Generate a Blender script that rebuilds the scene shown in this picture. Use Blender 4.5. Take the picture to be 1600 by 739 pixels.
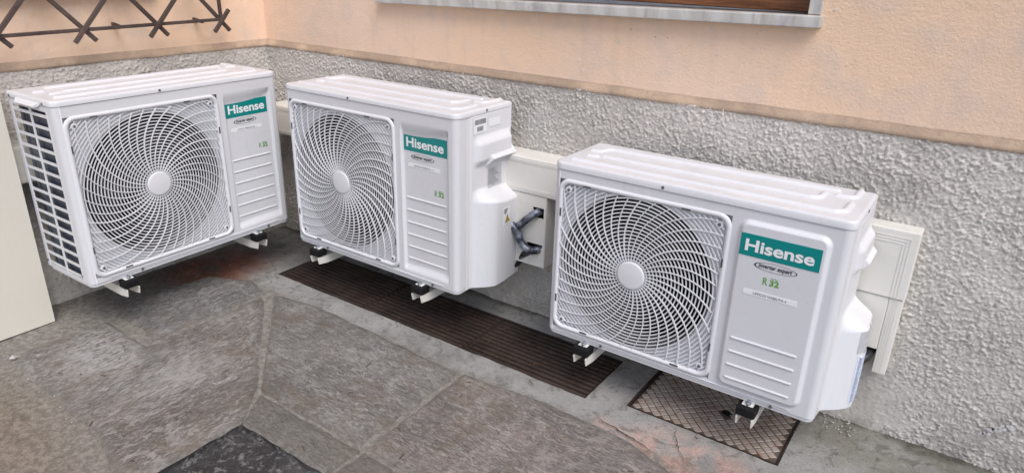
import bpy, bmesh, math, random
import numpy as np
from mathutils import Matrix, Vector

random.seed(7)
S = bpy.context.scene
for o in list(bpy.data.objects):
    bpy.data.objects.remove(o)
COL = S.collection

# ------------------------------------------------------------------ camera
# world: z up, origin = foot of the corner between the two walls, x along the
# long wall (to the right in the picture), -y out into the yard
def look(yaw, pitch, roll):
    f = Vector((math.sin(yaw)*math.cos(pitch), math.cos(yaw)*math.cos(pitch), -math.sin(pitch)))
    r0 = Vector((math.cos(yaw), -math.sin(yaw), 0)); u0 = r0.cross(f)
    r = r0*math.cos(roll) + u0*math.sin(roll); u = -r0*math.sin(roll) + u0*math.cos(roll)
    return r, u, f
CP = Vector((2.7428, -2.0257, 1.2661))
r_, u_, f_ = look(-0.599, 0.3837, 0.0271)
cam = bpy.data.cameras.new('camera'); camo = bpy.data.objects.new('camera', cam); COL.objects.link(camo)
camo.matrix_world = Matrix(((r_.x, u_.x, -f_.x, CP.x), (r_.y, u_.y, -f_.y, CP.y), (r_.z, u_.z, -f_.z, CP.z), (0, 0, 0, 1)))
cam.sensor_width = 36; cam.lens = 36*1089.76/1600; cam.clip_start = 0.02; cam.clip_end = 500
S.camera = camo

# ------------------------------------------------------------------ sky, sun, exposure
SUN_EL, SUN_AZ = math.radians(54), math.radians(122)      # azimuth from +y, clockwise
w = bpy.data.worlds.new('World'); S.world = w; w.use_nodes = True
nt = w.node_tree; bg = nt.nodes['Background']
sky = nt.nodes.new('ShaderNodeTexSky'); sky.sky_type = 'NISHITA'; sky.sun_disc = False
sky.sun_elevation = SUN_EL; sky.sun_rotation = SUN_AZ
sky.air_density = 1.0; sky.dust_density = 2.5; sky.ozone_density = 1.0
nt.links.new(sky.outputs[0], bg.inputs[0]); bg.inputs[1].default_value = 0.118
sl = bpy.data.lights.new('sun', 'SUN'); sl.energy = 1.25; sl.angle = math.radians(34); sl.color = (1, .975, .945)
slo = bpy.data.objects.new('sun', sl); COL.objects.link(slo)
sd = Vector((math.sin(SUN_AZ)*math.cos(SUN_EL), math.cos(SUN_AZ)*math.cos(SUN_EL), math.sin(SUN_EL)))
slo.rotation_euler = sd.to_track_quat('Z', 'Y').to_euler()
slo.location = (4, -4, 6)
S.view_settings.view_transform = 'Standard'; S.view_settings.look = 'None'
S.view_settings.gamma = 1; S.view_settings.exposure = 0.62
S.view_settings.use_curve_mapping = False
S.render.engine = 'CYCLES'

# ------------------------------------------------------------------ materials
def lin(c):
    return tuple(((x/255)/12.92 if x/255 <= .04045 else ((x/255+.055)/1.055)**2.4) for x in c)

class NT:
    def __init__(s, name):
        s.m = bpy.data.materials.new(name); s.m.use_nodes = True
        s.t = s.m.node_tree; s.p = s.t.nodes['Principled BSDF']
    def n(s, typ, **kw):
        nd = s.t.nodes.new(typ)
        for k, v in kw.items():
            if k.startswith('i_'):
                nd.inputs[k[2:].replace('_', ' ')].default_value = v
            else: setattr(nd, k, v)
        return nd
    def l(s, a, b): s.t.links.new(a, b)
    def pos(s, scale=(1, 1, 1), rot=(0, 0, 0), obj=False):
        g = s.n('ShaderNodeTexCoord').outputs['Object'] if obj else s.n('ShaderNodeNewGeometry').outputs['Position']
        mp = s.n('ShaderNodeMapping'); s.l(g, mp.inputs[0])
        mp.inputs['Scale'].default_value = scale; mp.inputs['Rotation'].default_value = rot
        return mp.outputs[0]
    def noise(s, vec, scale, detail=6, rough=.6, dist=0):
        nd = s.n('ShaderNodeTexNoise'); s.l(vec, nd.inputs['Vector'])
        nd.inputs['Scale'].default_value = scale; nd.inputs['Detail'].default_value = detail
        nd.inputs['Roughness'].default_value = rough; nd.inputs['Distortion'].default_value = dist
        return nd.outputs['Fac']
    def ramp(s, fac, a, b):
        r = s.n('ShaderNodeMapRange', interpolation_type='SMOOTHSTEP'); s.l(fac, r.inputs['Value'])
        r.inputs['From Min'].default_value = a; r.inputs['From Max'].default_value = b
        return r.outputs['Result']
    def math(s, op, a, b):
        m = s.n('ShaderNodeMath', operation=op)
        for i, x in enumerate((a, b)):
            if isinstance(x, (int, float)): m.inputs[i].default_value = x
            else: s.l(x, m.inputs[i])
        return m.outputs[0]
    def mix(s, fac, a, b, mode='MIX'):
        m = s.n('ShaderNodeMix', data_type='RGBA', blend_type=mode)
        if isinstance(fac, (int, float)): m.inputs[0].default_value = fac
        else: s.l(fac, m.inputs[0])
        for i, x in ((6, a), (7, b)):
            if isinstance(x, tuple): m.inputs[i].default_value = (*x[:3], 1)
            else: s.l(x, m.inputs[i])
        return m.outputs[2]
    def blob(s, c, rad):
        """1 at world point c falling to 0 at radii rad"""
        g = s.n('ShaderNodeNewGeometry').outputs['Position']
        a = s.n('ShaderNodeVectorMath', operation='SUBTRACT'); s.l(g, a.inputs[0]); a.inputs[1].default_value = (*c, 0)
        b = s.n('ShaderNodeVectorMath', operation='DIVIDE'); s.l(a.outputs[0], b.inputs[0]); b.inputs[1].default_value = (rad[0], rad[1], 1e3)
        L = s.n('ShaderNodeVectorMath', operation='LENGTH'); s.l(b.outputs[0], L.inputs[0])
        return s.ramp(s.math('SUBTRACT', 1, L.outputs['Value']), 0, .8)
    def bump(s, h, strength, dist):
        b = s.n('ShaderNodeBump'); s.l(h, b.inputs['Height'])
        b.inputs['Strength'].default_value = strength; b.inputs['Distance'].default_value = dist
        s.l(b.outputs[0], s.p.inputs['Normal'])
    def out(s, col, rough, metal=0, spec=None):
        if isinstance(col, tuple): s.p.inputs['Base Color'].default_value = (*col[:3], 1)
        else: s.l(col, s.p.inputs['Base Color'])
        if isinstance(rough, (int, float)): s.p.inputs['Roughness'].default_value = rough
        else: s.l(rough, s.p.inputs['Roughness'])
        s.p.inputs['Metallic'].default_value = metal
        if spec is not None: s.p.inputs['Specular IOR Level'].default_value = spec
        return s.m

def simple(name, col, rough=.5, metal=0, var=.12, scale=30, bump=0, spec=None):
    t = NT(name); v = t.pos(obj=True)
    n1 = t.noise(v, scale); n2 = t.noise(v, scale*.2, 3)
    f = t.math('MULTIPLY', t.math('ADD', n1, n2), .5)
    c = t.mix(t.ramp(f, .35, .65), tuple(x*(1-var) for x in col), tuple(min(1, x*(1+var*.5)) for x in col))
    if bump: t.bump(n1, bump, .002)
    return t.out(c, rough, metal, spec)

def painted(name, col, dirt=(.42, .38, .34), dirt_amt=.25, rough=.38):
    t = NT(name); v = t.pos(obj=True)
    big = t.noise(v, 5, 5, .6); fine = t.noise(v, 60, 6, .7); vs = t.pos((3, 30, 3), obj=True); st = t.noise(vs, 4, 4)
    d = t.math('MULTIPLY', t.ramp(big, .5, .78), t.ramp(fine, .4, .7))
    c = t.mix(t.math('MULTIPLY', d, dirt_amt), col, dirt)
    c = t.mix(t.math('MULTIPLY', t.ramp(st, .45, .8), .06), c, dirt)
    nz = t.n('ShaderNodeSeparateXYZ'); t.l(t.n('ShaderNodeNewGeometry').outputs['Normal'], nz.inputs[0])
    du = t.math('MULTIPLY', t.ramp(nz.outputs['Z'], .6, 1), t.math('ADD', .12, t.math('MULTIPLY', t.ramp(t.noise(v, 9, 6, .65), .42, .66), .5)))
    c = t.mix(t.math('MULTIPLY', du, .5), c, (.52, .51, .50))
    sp = t.ramp(t.noise(v, 230, 2, .5), .69, .75)
    c = t.mix(t.math('MULTIPLY', sp, .22), c, (.2, .17, .14))
    r = t.math('ADD', t.math('MULTIPLY', fine, .18), rough-.09)
    t.bump(t.noise(v, 160, 3), .05, .001)
    return t.out(c, r, 0, .4)

MAT = {}
MAT['white'] = painted('casing_white_paint', (.68, .69, .725))
MAT['plastic'] = painted('casing_white_plastic', (.725, .735, .772), rough=.36)
MAT['cream'] = painted('trunking_cream_plastic', (.76, .74, .69), rough=.42, dirt_amt=.3)
MAT['cream_board'] = painted('cream_board', (.71, .68, .60), rough=.5, dirt_amt=.15)
MAT['orifice'] = painted('orifice_grey_plastic', (.16, .163, .175), rough=.5)
MAT['dark'] = simple('dark_interior', (.012, .012, .016), .7)
MAT['fan'] = simple('fan_dark_plastic', (.018, .019, .023), .42)
MAT['fins'] = None
MAT['rubber'] = simple('black_rubber', (.010, .010, .012), .7, bump=.2, spec=.2)
MAT['bolt'] = simple('galvanised_bolt', (.55, .6, .66), .3, .9)
MAT['screw'] = simple('screw_steel', (.25, .25, .26), .4, .8)
MAT['teal'] = simple('teal_sticker', lin((0, 134, 132)), .35, var=.03, scale=4)
MAT['teal_edge'] = simple('letter_white', (.82, .86, .88), .4, var=.02)
MAT['ink'] = simple('black_ink', (.015, .015, .02), .5)
MAT['ink_grey'] = simple('grey_ink', (.22, .23, .26), .5)
MAT['ink_blue'] = simple('blue_ink', (.58, .63, .77), .5)
MAT['green'] = simple('green_ink', lin((96, 160, 52)), .5)
MAT['label'] = simple('white_label', (.84, .86, .88), .4, var=.03)
MAT['label_grey'] = simple('grey_label', (.52, .53, .56), .4, var=.15, scale=90)
MAT['label_blue'] = simple('pale_blue_label', (.74, .77, .84), .4, var=.05)
MAT['yellow'] = simple('warning_yellow', lin((225, 180, 20)), .4, var=.03)
MAT['bracket'] = painted('bracket_white_paint', (.78, .77, .72), dirt_amt=.35, rough=.45)
MAT['navy'] = simple('coil_navy', (.016, .026, .052), .4)
MAT['slot'] = simple('dark_slot', (.08, .08, .09), .6)

t = NT('heat_exchanger_fins'); v = t.pos(obj=True)
wv = t.n('ShaderNodeTexWave', wave_type='BANDS', bands_direction='Y'); t.l(v, wv.inputs['Vector']); wv.inputs['Scale'].default_value = 60; wv.inputs['Distortion'].default_value = .6
nz = t.noise(t.pos((8, 40, 6), obj=True), 2, 4)
c = t.mix(wv.outputs['Fac'], (.03, .04, .06), (.34, .38, .44)); c = t.mix(t.ramp(nz, .42, .66), c, (.012, .017, .03))
t.bump(wv.outputs['Fac'], .6, .003); MAT['fins'] = t.out(c, .35, .5)

t = NT('foil_wrapped_pipe'); v = t.pos(obj=True)
nz = t.noise(v, 90, 4); n2 = t.noise(v, 28, 4)
c = t.mix(t.ramp(n2, .4, .66), (.05, .056, .075), (.30, .33, .40)); t.bump(n2, .8, .006)
MAT['foil'] = t.out(c, .32, .35)

# orange lime plaster of the upper walls
t = NT('orange_plaster'); v = t.pos()
big = t.noise(v, 1.1, 4, .55); mid = t.noise(v, 7, 6, .65); fine = t.noise(v, 130, 6, .7)
c = t.mix(t.ramp(big, .36, .64), (.86, .63, .455), (.85, .655, .53))
c = t.mix(t.math('MULTIPLY', t.ramp(mid, .47, .66), .6), c, (.72, .59, .50))
c = t.mix(t.math('MULTIPLY', t.ramp(t.noise(v, 22, 7, .72, .5), .55, .68), .35), c, (.90, .72, .58))
strk = t.noise(t.pos((14, 14, 1.2)), 2.2, 5, .6)
c = t.mix(t.math('MULTIPLY', t.ramp(strk, .5, .74), .4), c, (.72, .55, .43))
vo = t.n('ShaderNodeTexVoronoi', feature='F1'); t.l(v, vo.inputs['Vector']); vo.inputs['Scale'].default_value = 46
pit = t.math('MULTIPLY', t.ramp(t.math('SUBTRACT', 1, vo.outputs['Distance']), .90, .95), t.ramp(t.noise(v, 3.2, 3), .56, .66))
c = t.mix(t.math('MULTIPLY', pit, .75), c, (.22, .16, .12))
h = t.math('SUBTRACT', t.math('ADD', t.math('MULTIPLY', fine, .35), t.math('MULTIPLY', mid, .8)), t.math('MULTIPLY', pit, .6))
t.bump(h, .75, .009); MAT['plaster'] = t.out(c, .88, 0, .2)

# bevelled ledge on top of the plinth, its shading painted in as dark brown
t = NT('ledge_shade_paint'); v = t.pos()
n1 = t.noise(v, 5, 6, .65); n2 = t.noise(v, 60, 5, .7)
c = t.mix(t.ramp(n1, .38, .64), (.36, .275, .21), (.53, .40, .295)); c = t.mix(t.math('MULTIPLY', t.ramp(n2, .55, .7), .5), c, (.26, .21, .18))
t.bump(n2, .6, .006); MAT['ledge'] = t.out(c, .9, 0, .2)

# grey rough-cast plinth
t = NT('grey_roughcast'); v = t.pos()
big = t.noise(v, 1.6, 4, .55); mid = t.noise(v, 95, 5, .65); fine = t.noise(v, 320, 5, .7)
c = t.mix(t.ramp(big, .35, .66), (.55, .52, .485), (.67, .635, .595))
c = t.mix(t.math('MULTIPLY', t.ramp(mid, .5, .72), .55), c, (.78, .745, .70))
c = t.mix(t.math('MULTIPLY', t.ramp(t.math('SUBTRACT', 1, mid), .56, .70), .7), c, (.26, .245, .23))
wz = t.n('ShaderNodeSeparateXYZ'); t.l(t.n('ShaderNodeNewGeometry').outputs['Position'], wz.inputs[0])
c = t.mix(t.math('MULTIPLY', t.ramp(t.noise(v, 4.5, 7, .7, .6), .52, .68), .45), c, (.36, .335, .305))
c = t.mix(t.math('MULTIPLY', t.ramp(t.noise(t.pos((5, 5, .8)), 1.7, 5, .6), .54, .7), .35), c, (.33, .305, .275))
damp = t.math('MULTIPLY', t.ramp(t.math('SUBTRACT', .16, wz.outputs['Z']), 0, .16), t.ramp(t.noise(v, 6, 5), .4, .6))
c = t.mix(t.math('MULTIPLY', damp, .5), c, (.19, .175, .155))
t.bump(t.math('ADD', t.math('MULTIPLY', fine, .5), mid), .45, .003); MAT['roughcast'] = t.out(c, .92, 0, .15)

# poured concrete of the footway
t = NT('footway_concrete'); v = t.pos()
big = t.noise(v, 2.6, 6, .62, .4); mid = t.noise(v, 16, 7, .68); fine = t.noise(v, 210, 6, .75)
c = t.mix(t.ramp(big, .34, .66), (.27, .265, .255), (.39, .385, .375))
c = t.mix(t.math('MULTIPLY', t.ramp(mid, .45, .68), .6), c, (.43, .425, .415))
c = t.mix(t.math('MULTIPLY', t.ramp(fine, .52, .66), .6), c, (.13, .125, .115))
c = t.mix(t.math('MULTIPLY', t.ramp(t.noise(v, 75, 7, .78), .54, .66), .6), c, (.52, .51, .49))
c = t.mix(t.math('MULTIPLY', t.ramp(t.noise(v, 19, 8, .78, .8), .51, .61), .7), c, (.16, .155, .14))
gy_ = t.n('ShaderNodeSeparateXYZ'); t.l(v, gy_.inputs[0])
mort = t.ramp(t.math('ADD', t.math('MULTIPLY', gy_.outputs['Y'], -1), t.math('MULTIPLY', t.math('SUBTRACT', t.noise(v, 14, 6, .7), .5), .10)), .46, .53)
mc = t.mix(t.ramp(t.noise(v, 48, 7, .75), .4, .62), (.19, .175, .155), (.36, .335, .30)); mc = t.mix(t.math('MULTIPLY', t.ramp(fine, .5, .64), .6), mc, (.10, .093, .083))
c = t.mix(t.math('MULTIPLY', mort, .88), c, mc)
def stain(c, ctr, rad, colr, amt, sc=9, a=.38, b=.58):
    m = t.math('MULTIPLY', t.blob(ctr, rad), t.ramp(t.noise(v, sc, 6, .65, .3), a, b))
    return t.mix(t.math('MULTIPLY', m, amt), c, tuple(x/.30 for x in colr), 'MULTIPLY')
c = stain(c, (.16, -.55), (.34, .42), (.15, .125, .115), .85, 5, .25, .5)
c = stain(c, (.20, -.50), (.24, .28), (.46, .19, .13), .9, 7, .34, .54)
c = stain(c, (2.29, -.46), (.26, .14), (.52, .34, .285), .7, 8, .38, .6)
c = stain(c, (2.05, -.50), (.22, .10), (.50, .34, .29), .6, 9, .42, .6)
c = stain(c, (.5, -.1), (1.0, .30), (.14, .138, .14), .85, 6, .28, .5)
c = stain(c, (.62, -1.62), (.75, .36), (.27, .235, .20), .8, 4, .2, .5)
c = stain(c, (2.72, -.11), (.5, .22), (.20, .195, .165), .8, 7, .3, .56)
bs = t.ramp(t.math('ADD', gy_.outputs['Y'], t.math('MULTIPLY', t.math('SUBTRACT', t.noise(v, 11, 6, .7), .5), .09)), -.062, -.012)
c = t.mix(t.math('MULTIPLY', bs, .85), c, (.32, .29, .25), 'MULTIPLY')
t.bump(t.math('ADD', t.math('MULTIPLY', fine, .7), mid), .9, .008)
MAT['concrete'] = t.out(c, t.math('ADD', t.math('MULTIPLY', big, .3), .55), 0, .3)

def slab_mat(name, along_y, ca, cb, lite, rust, seed, pale=()):
    t = NT(name)
    g = t.n('ShaderNodeNewGeometry').outputs['Position']
    ad = t.n('ShaderNodeVectorMath', operation='ADD'); t.l(g, ad.inputs[0]); ad.inputs[1].default_value = (seed*3.1, seed*1.7, 0)
    def mp(sc, rot=0):
        m = t.n('ShaderNodeMapping'); t.l(ad.outputs[0], m.inputs[0]); m.inputs['Scale'].default_value = sc; m.inputs['Rotation'].default_value = (0, 0, rot); return m.outputs[0]
    sc = (11, 2.6, 4) if along_y else (2.6, 11, 4)
    grain = t.noise(mp(sc, .12), 7, 9, .74, 1.6); grain2 = t.noise(mp((sc[0]*2, sc[1]*2, 4), -.10), 9, 7, .74, 1.4)
    big = t.noise(mp((1, 1, 1)), 4.5, 5, .6, .3); fine = t.noise(mp((1, 1, 1)), 230, 5, .7)
    c = t.mix(t.ramp(big, .36, .66), ca, cb)
    c = t.mix(t.math('MULTIPLY', t.ramp(grain, .50, .60), .85), c, lite)
    c = t.mix(t.math('MULTIPLY', t.ramp(t.math('SUBTRACT', 1, grain2), .52, .60), .85), c, tuple(x*.42 for x in ca))
    c = t.mix(t.math('MULTIPLY', t.math('MULTIPLY', t.ramp(t.noise(mp((1, 1, 1)), 9, 5), .55, .7), t.ramp(grain, .4, .6)), .6), c, rust)
    c = t.mix(t.math('MULTIPLY', t.ramp(t.noise(mp((1, 1, 1)), 6, 8, .75, .8), .52, .62), .6), c, tuple(x*1.05 for x in lite))
    c = t.mix(t.math('MULTIPLY', t.ramp(fine, .52, .66), .55), c, tuple(x*.42 for x in ca))
    c = t.mix(t.math('MULTIPLY', t.ramp(t.noise(mp((1, 1, 1)), 110, 6, .75), .57, .68), .55), c, (.47, .455, .43))
    vf = t.n('ShaderNodeTexVoronoi', feature='F1'); vf.inputs['Scale'].default_value = 13
    dv = t.n('ShaderNodeVectorMath', operation='ADD'); nn = t.n('ShaderNodeTexNoise'); t.l(mp((1, 1, 1)), nn.inputs['Vector']); nn.inputs['Scale'].default_value = 18; nn.inputs['Detail'].default_value = 5
    sv = t.n('ShaderNodeVectorMath', operation='SCALE'); t.l(nn.outputs['Color'], sv.inputs[0]); sv.inputs['Scale'].default_value = .7
    t.l(mp((sc[0]*1.0, sc[1]*1.2, 1), .12), dv.inputs[0]); t.l(sv.outputs[0], dv.inputs[1]); t.l(dv.outputs[0], vf.inputs['Vector'])
    sx = t.n('ShaderNodeSeparateXYZ'); t.l(vf.outputs['Color'], sx.inputs[0])
    c = t.mix(t.math('MULTIPLY', t.ramp(sx.outputs['X'], .66, 1), .42), c, tuple(min(1, x*1.25) for x in lite))
    c = t.mix(t.math('MULTIPLY', t.ramp(sx.outputs['Y'], .64, 1), .4), c, tuple(x*.45 for x in ca))
    flake = sx.outputs['X']
    for ctr, rad, am in pale:
        c = t.mix(t.math('MULTIPLY', t.math('MULTIPLY', t.blob(ctr, rad), t.ramp(t.math('ADD', grain, t.math('MULTIPLY', t.noise(mp((1, 1, 1)), 14, 6, .7), .5)), .66, .82)), am), c, (.56, .55, .54))
    at = t.n('ShaderNodeAttribute', attribute_name='edge'); ef = t.math('ADD', at.outputs['Fac'], t.math('MULTIPLY', t.math('SUBTRACT', t.noise(mp((1, 1, 1)), 26, 6, .7), .5), 1.5))
    ec = t.mix(t.ramp(t.noise(mp((1, 1, 1)), 60, 7, .75), .4, .62), (.17, .158, .142), (.34, .325, .30))
    c = t.mix(t.math('MULTIPLY', t.ramp(ef, .2, .9), .7), c, ec)
    st = t.noise(t.pos(), 2.3, 7, .68, .9); st2 = t.noise(t.pos((1.3, 1.3, 1), (0, 0, .7)), 4.1, 7, .7, 1.2)
    c = t.mix(t.math('MULTIPLY', t.ramp(st, .52, .66), .45), c, tuple(x*.48 for x in ca))
    c = t.mix(t.math('MULTIPLY', t.ramp(st2, .52, .66), .5), c, (.235, .185, .14))
    c = t.mix(t.math('MULTIPLY', t.ramp(t.math('SUBTRACT', 1, st2), .56, .68), .45), c, tuple(min(1, x*1.08) for x in lite))
    t.bump(t.math('ADD', t.math('ADD', t.math('MULTIPLY', grain, .8), t.math('MULTIPLY', grain2, .7)), t.math('ADD', t.math('MULTIPLY', fine, .2), t.math('MULTIPLY', flake, .35))), .95, .012)
    return t.out(c, t.math('ADD', t.math('MULTIPLY', grain, .35), .42), 0, .35)
MAT['slab_l'] = slab_mat('slate_slab_left', True, (.21, .19, .172), (.32, .292, .266), (.50, .48, .46), (.23, .15, .10), 1, (((.50, -1.13), (.26, .2), .95), ((.80, -1.10), (.22, .3), .6)))
MAT['slab_l2'] = slab_mat('slate_slab_dark', True, (.18, .17, .162), (.28, .266, .252), (.48, .47, .46), (.19, .13, .10), 5)
MAT['slab_r'] = slab_mat('stone_slab_right', False, (.245, .233, .219), (.33, .312, .295), (.48, .46, .435), (.27, .20, .155), 2)
MAT['slab_r2'] = slab_mat('stone_slab_pink', False, (.25, .23, .213), (.35, .318, .295), (.50, .46, .425), (.36, .22, .17), 3)
MAT['kerb'] = slab_mat('kerb_stone', False, (.24, .225, .205), (.32, .302, .28), (.31, .295, .27), (.2, .165, .12), 4)

t = NT('yard_asphalt'); v = t.pos()
big = t.noise(v, 3.5, 5, .6); fine = t.noise(v, 160, 6, .75); mid = t.noise(v, 38, 8, .78)
c = t.mix(t.ramp(big, .4, .62), (.06, .058, .06), (.135, .13, .13)); c = t.mix(t.math('MULTIPLY', t.ramp(fine, .5, .7), .7), c, (.19, .187, .19))
c = t.mix(t.math('MULTIPLY', t.ramp(mid, .50, .64), .85), c, (.40, .39, .385))
t.bump(t.math('ADD', fine, mid), 1, .012); MAT['asphalt'] = t.out(c, .7, 0, .3)

def iron(name, ca, cb, rust, sc=40):
    t = NT(name); v = t.pos()
    n1 = t.noise(v, 6, 5, .6); n2 = t.noise(v, sc, 6, .7); n3 = t.noise(v, 220, 4, .7)
    c = t.mix(t.ramp(n1, .35, .65), ca, cb); c = t.mix(t.math('MULTIPLY', t.ramp(n2, .5, .68), .7), c, rust)
    c = t.mix(t.math('MULTIPLY', t.ramp(n3, .62, .75), .5), c, tuple(min(1, x*2.4) for x in cb))
    t.bump(t.math('ADD', n2, t.math('MULTIPLY', n3, .6)), .7, .003)
    return t.out(c, .62, .25, .4)
MAT['grate'] = iron('rusty_grate_iron', (.028, .020, .016), (.056, .041, .034), (.09, .048, .033))
MAT['cover'] = iron('weathered_cover_iron', (.36, .30, .258), (.50, .445, .40), (.37, .235, .17), 26)
MAT['cover_gap'] = iron('cover_plate_iron', (.11, .085, .07), (.17, .135, .115), (.10, .05, .032), 26)
MAT['wrought'] = iron('wrought_iron', (.06, .042, .038), (.10, .075, .068), (.16, .10, .08), 30)

t = NT('grey_marble'); v = t.pos()
wv = t.n('ShaderNodeTexWave', bands_direction='X'); t.l(t.pos((1, 1, .6), (0, .5, 0)), wv.inputs['Vector']); wv.inputs['Scale'].default_value = 4.5; wv.inputs['Distortion'].default_value = 7; wv.inputs['Detail'].default_value = 5
n1 = t.noise(v, 12, 6, .65); n2 = t.noise(t.pos((30, 30, 4)), 1.5, 5)
c = t.mix(t.ramp(wv.outputs['Fac'], .2, .9), (.52, .51, .485), (.60, .595, .575)); c = t.mix(t.math('MULTIPLY', t.ramp(n1, .5, .7), .6), c, (.31, .31, .345))
c = t.mix(t.math('MULTIPLY', t.ramp(n2, .52, .74), .55), c, (.30, .27, .24)); t.bump(n1, .2, .003)
MAT['marble'] = t.out(c, .5, 0, .4)
t = NT('brown_shutter_wood'); v = t.pos((1.5, 20, 20))
n1 = t.noise(v, 4, 7, .65, .8); c = t.mix(t.ramp(n1, .3, .7), (.13, .048, .02), (.33, .145, .065)); t.bump(n1, .3, .003)
MAT['wood'] = t.out(c, .5, 0, .4)
MAT['sill_top'] = simple('worn_sill_board', (.23, .18, .15), .7, var=.35, scale=18)
MAT['pebble'] = simple('pebble_stone', (.5, .49, .47), .8, var=.3)
MAT['leaf'] = simple('dead_leaf', (.10, .065, .04), .8, var=.3)
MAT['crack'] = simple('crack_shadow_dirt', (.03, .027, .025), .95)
MAT['lime'] = simple('lime_splash', (.66, .66, .66), .9)

# ------------------------------------------------------------------ noise for real relief
def vnoise(x, y, seed):
    rng = np.random.RandomState(seed); T = rng.rand(256, 256)
    xi = np.floor(x).astype(int); yi = np.floor(y).astype(int); fx = x-xi; fy = y-yi
    fx = fx*fx*fx*(fx*(fx*6-15)+10); fy = fy*fy*fy*(fy*(fy*6-15)+10)
    a = T[xi & 255, yi & 255]; b = T[(xi+1) & 255, yi & 255]; c = T[xi & 255, (yi+1) & 255]; d = T[(xi+1) & 255, (yi+1) & 255]
    return (a*(1-fx)+b*fx)*(1-fy)+(c*(1-fx)+d*fx)*fy
def fbm(x, y, seed, oct=4, gain=.5):
    s = 0*x; a = 1; n = 0
    for i in range(oct):
        s = s+a*vnoise(x*2**i+13.7*i, y*2**i+7.3*i, seed+i); n += a; a *= gain
    return s/n
def sstep(a, b, x):
    t = np.clip((np.asarray(x, float)-a)/(b-a), 0, 1); return t*t*(3-2*t)

# ------------------------------------------------------------------ mesh helpers
def link_mesh(name, me, mat, parent=None, smooth=False):
    o = bpy.data.objects.new(name, me); COL.objects.link(o)
    if mat is not None and not me.materials: me.materials.append(MAT[mat] if isinstance(mat, str) else mat)
    if parent is not None: o.parent = parent
    if smooth: me.polygons.foreach_set('use_smooth', [True]*len(me.polygons))
    return o
class MB:
    def __init__(s): s.v = []; s.f = []
    def add(s, vs, fs):
        n = len(s.v); s.v += [tuple(p) for p in vs]; s.f += [tuple(i+n for i in f) for f in fs]; return s
    def box(s, x0, x1, y0, y1, z0, z1):
        return s.add([(x0, y0, z0), (x1, y0, z0), (x1, y1, z0), (x0, y1, z0), (x0, y0, z1), (x1, y0, z1), (x1, y1, z1), (x0, y1, z1)],
                     [(0, 3, 2, 1), (4, 5, 6, 7), (0, 1, 5, 4), (1, 2, 6, 5), (2, 3, 7, 6), (3, 0, 4, 7)])
    def bar(s, a, b, w, h, up=(0, 0, 1)):
        a, b = Vector(a), Vector(b); d = (b-a).normalized(); sd_ = d.cross(Vector(up)).normalized()*w/2; u = sd_.cross(d).normalized()*h/2
        P = [a-sd_-u, a+sd_-u, a+sd_+u, a-sd_+u, b-sd_-u, b+sd_-u, b+sd_+u, b-sd_+u]
        return s.add(P, [(0, 1, 2, 3), (7, 6, 5, 4), (0, 4, 5, 1), (1, 5, 6, 2), (2, 6, 7, 3), (3, 7, 4, 0)])
    def tube(s, path, r, n=12, cap=True):
        path = [Vector(p) for p in path]; rs = r if isinstance(r, (list, tuple)) else [r]*len(path); rings = []
        up = Vector((0, 0, 1)); vs = []; fs = []
        for i, p in enumerate(path):
            d = (path[min(i+1, len(path)-1)]-path[max(i-1, 0)]).normalized()
            a = d.cross(up if abs(d.z) < .95 else Vector((1, 0, 0))).normalized(); b = a.cross(d)
            for k in range(n):
                q = 2*math.pi*k/n; vs.append(p+(a*math.cos(q)+b*math.sin(q))*rs[i])
        for i in range(len(path)-1):
            for k in range(n):
                fs.append((i*n+k, i*n+(k+1) % n, (i+1)*n+(k+1) % n, (i+1)*n+k))
        if cap: fs += [tuple(range(n))[::-1], tuple(range((len(path)-1)*n, len(path)*n))]
        return s.add(vs, fs)
    def disc(s, c, r, nrm, h, n=20):
        c = Vector(c); nrm = Vector(nrm).normalized(); return s.tube([c, c+nrm*h], r, n)
    def prism(s, poly, fn, h0, h1):
        """poly 2-D, fn(a, b, h) -> 3-D"""
        n = len(poly); return s.add([fn(a, b, h0) for a, b in poly]+[fn(a, b, h1) for a, b in poly],
            [tuple(range(n))[::-1], tuple(range(n, 2*n))]+[(i, (i+1) % n, n+(i+1) % n, n+i) for i in range(n)])
    def mesh(s, name):
        me = bpy.data.meshes.new(name); me.from_pydata(s.v, [], s.f); me.update(); return me
    def build(s, name, mat, parent=None, smooth=False, bevel=0, seg=2):
        o = link_mesh(name, s.mesh(name), mat, parent, smooth)
        if bevel:
            m = o.modifiers.new('bevel', 'BEVEL'); m.width = bevel; m.segments = seg; m.limit_method = 'ANGLE'; m.harden_normals = False
            o.data.polygons.foreach_set('use_smooth', [True]*len(o.data.polygons))
            bm = bmesh.new(); bm.from_mesh(o.data); bmesh.ops.recalc_face_normals(bm, faces=bm.faces); bm.to_mesh(o.data); bm.free()
            wn = o.modifiers.new('wn', 'WEIGHTED_NORMAL'); wn.keep_sharp = True
        return o
def grid_mesh(name, P, mask=None):
    """P: (n, m, 3) array of points -> quad sheet"""
    n, m = P.shape[:2]; idx = np.arange(n*m).reshape(n, m)
    q = np.stack([idx[:-1, :-1], idx[1:, :-1], idx[1:, 1:], idx[:-1, 1:]], -1)
    q = q[mask] if mask is not None else q.reshape(-1, 4)
    me = bpy.data.meshes.new(name); me.vertices.add(n*m); me.vertices.foreach_set('co', P.reshape(-1).astype(np.float32))
    k = len(q); me.loops.add(4*k); me.loops.foreach_set('vertex_index', q.reshape(-1).astype(np.int32))
    me.polygons.add(k); me.polygons.foreach_set('loop_start', (np.arange(k)*4).astype(np.int32))
    me.update(calc_edges=True); return me
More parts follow.
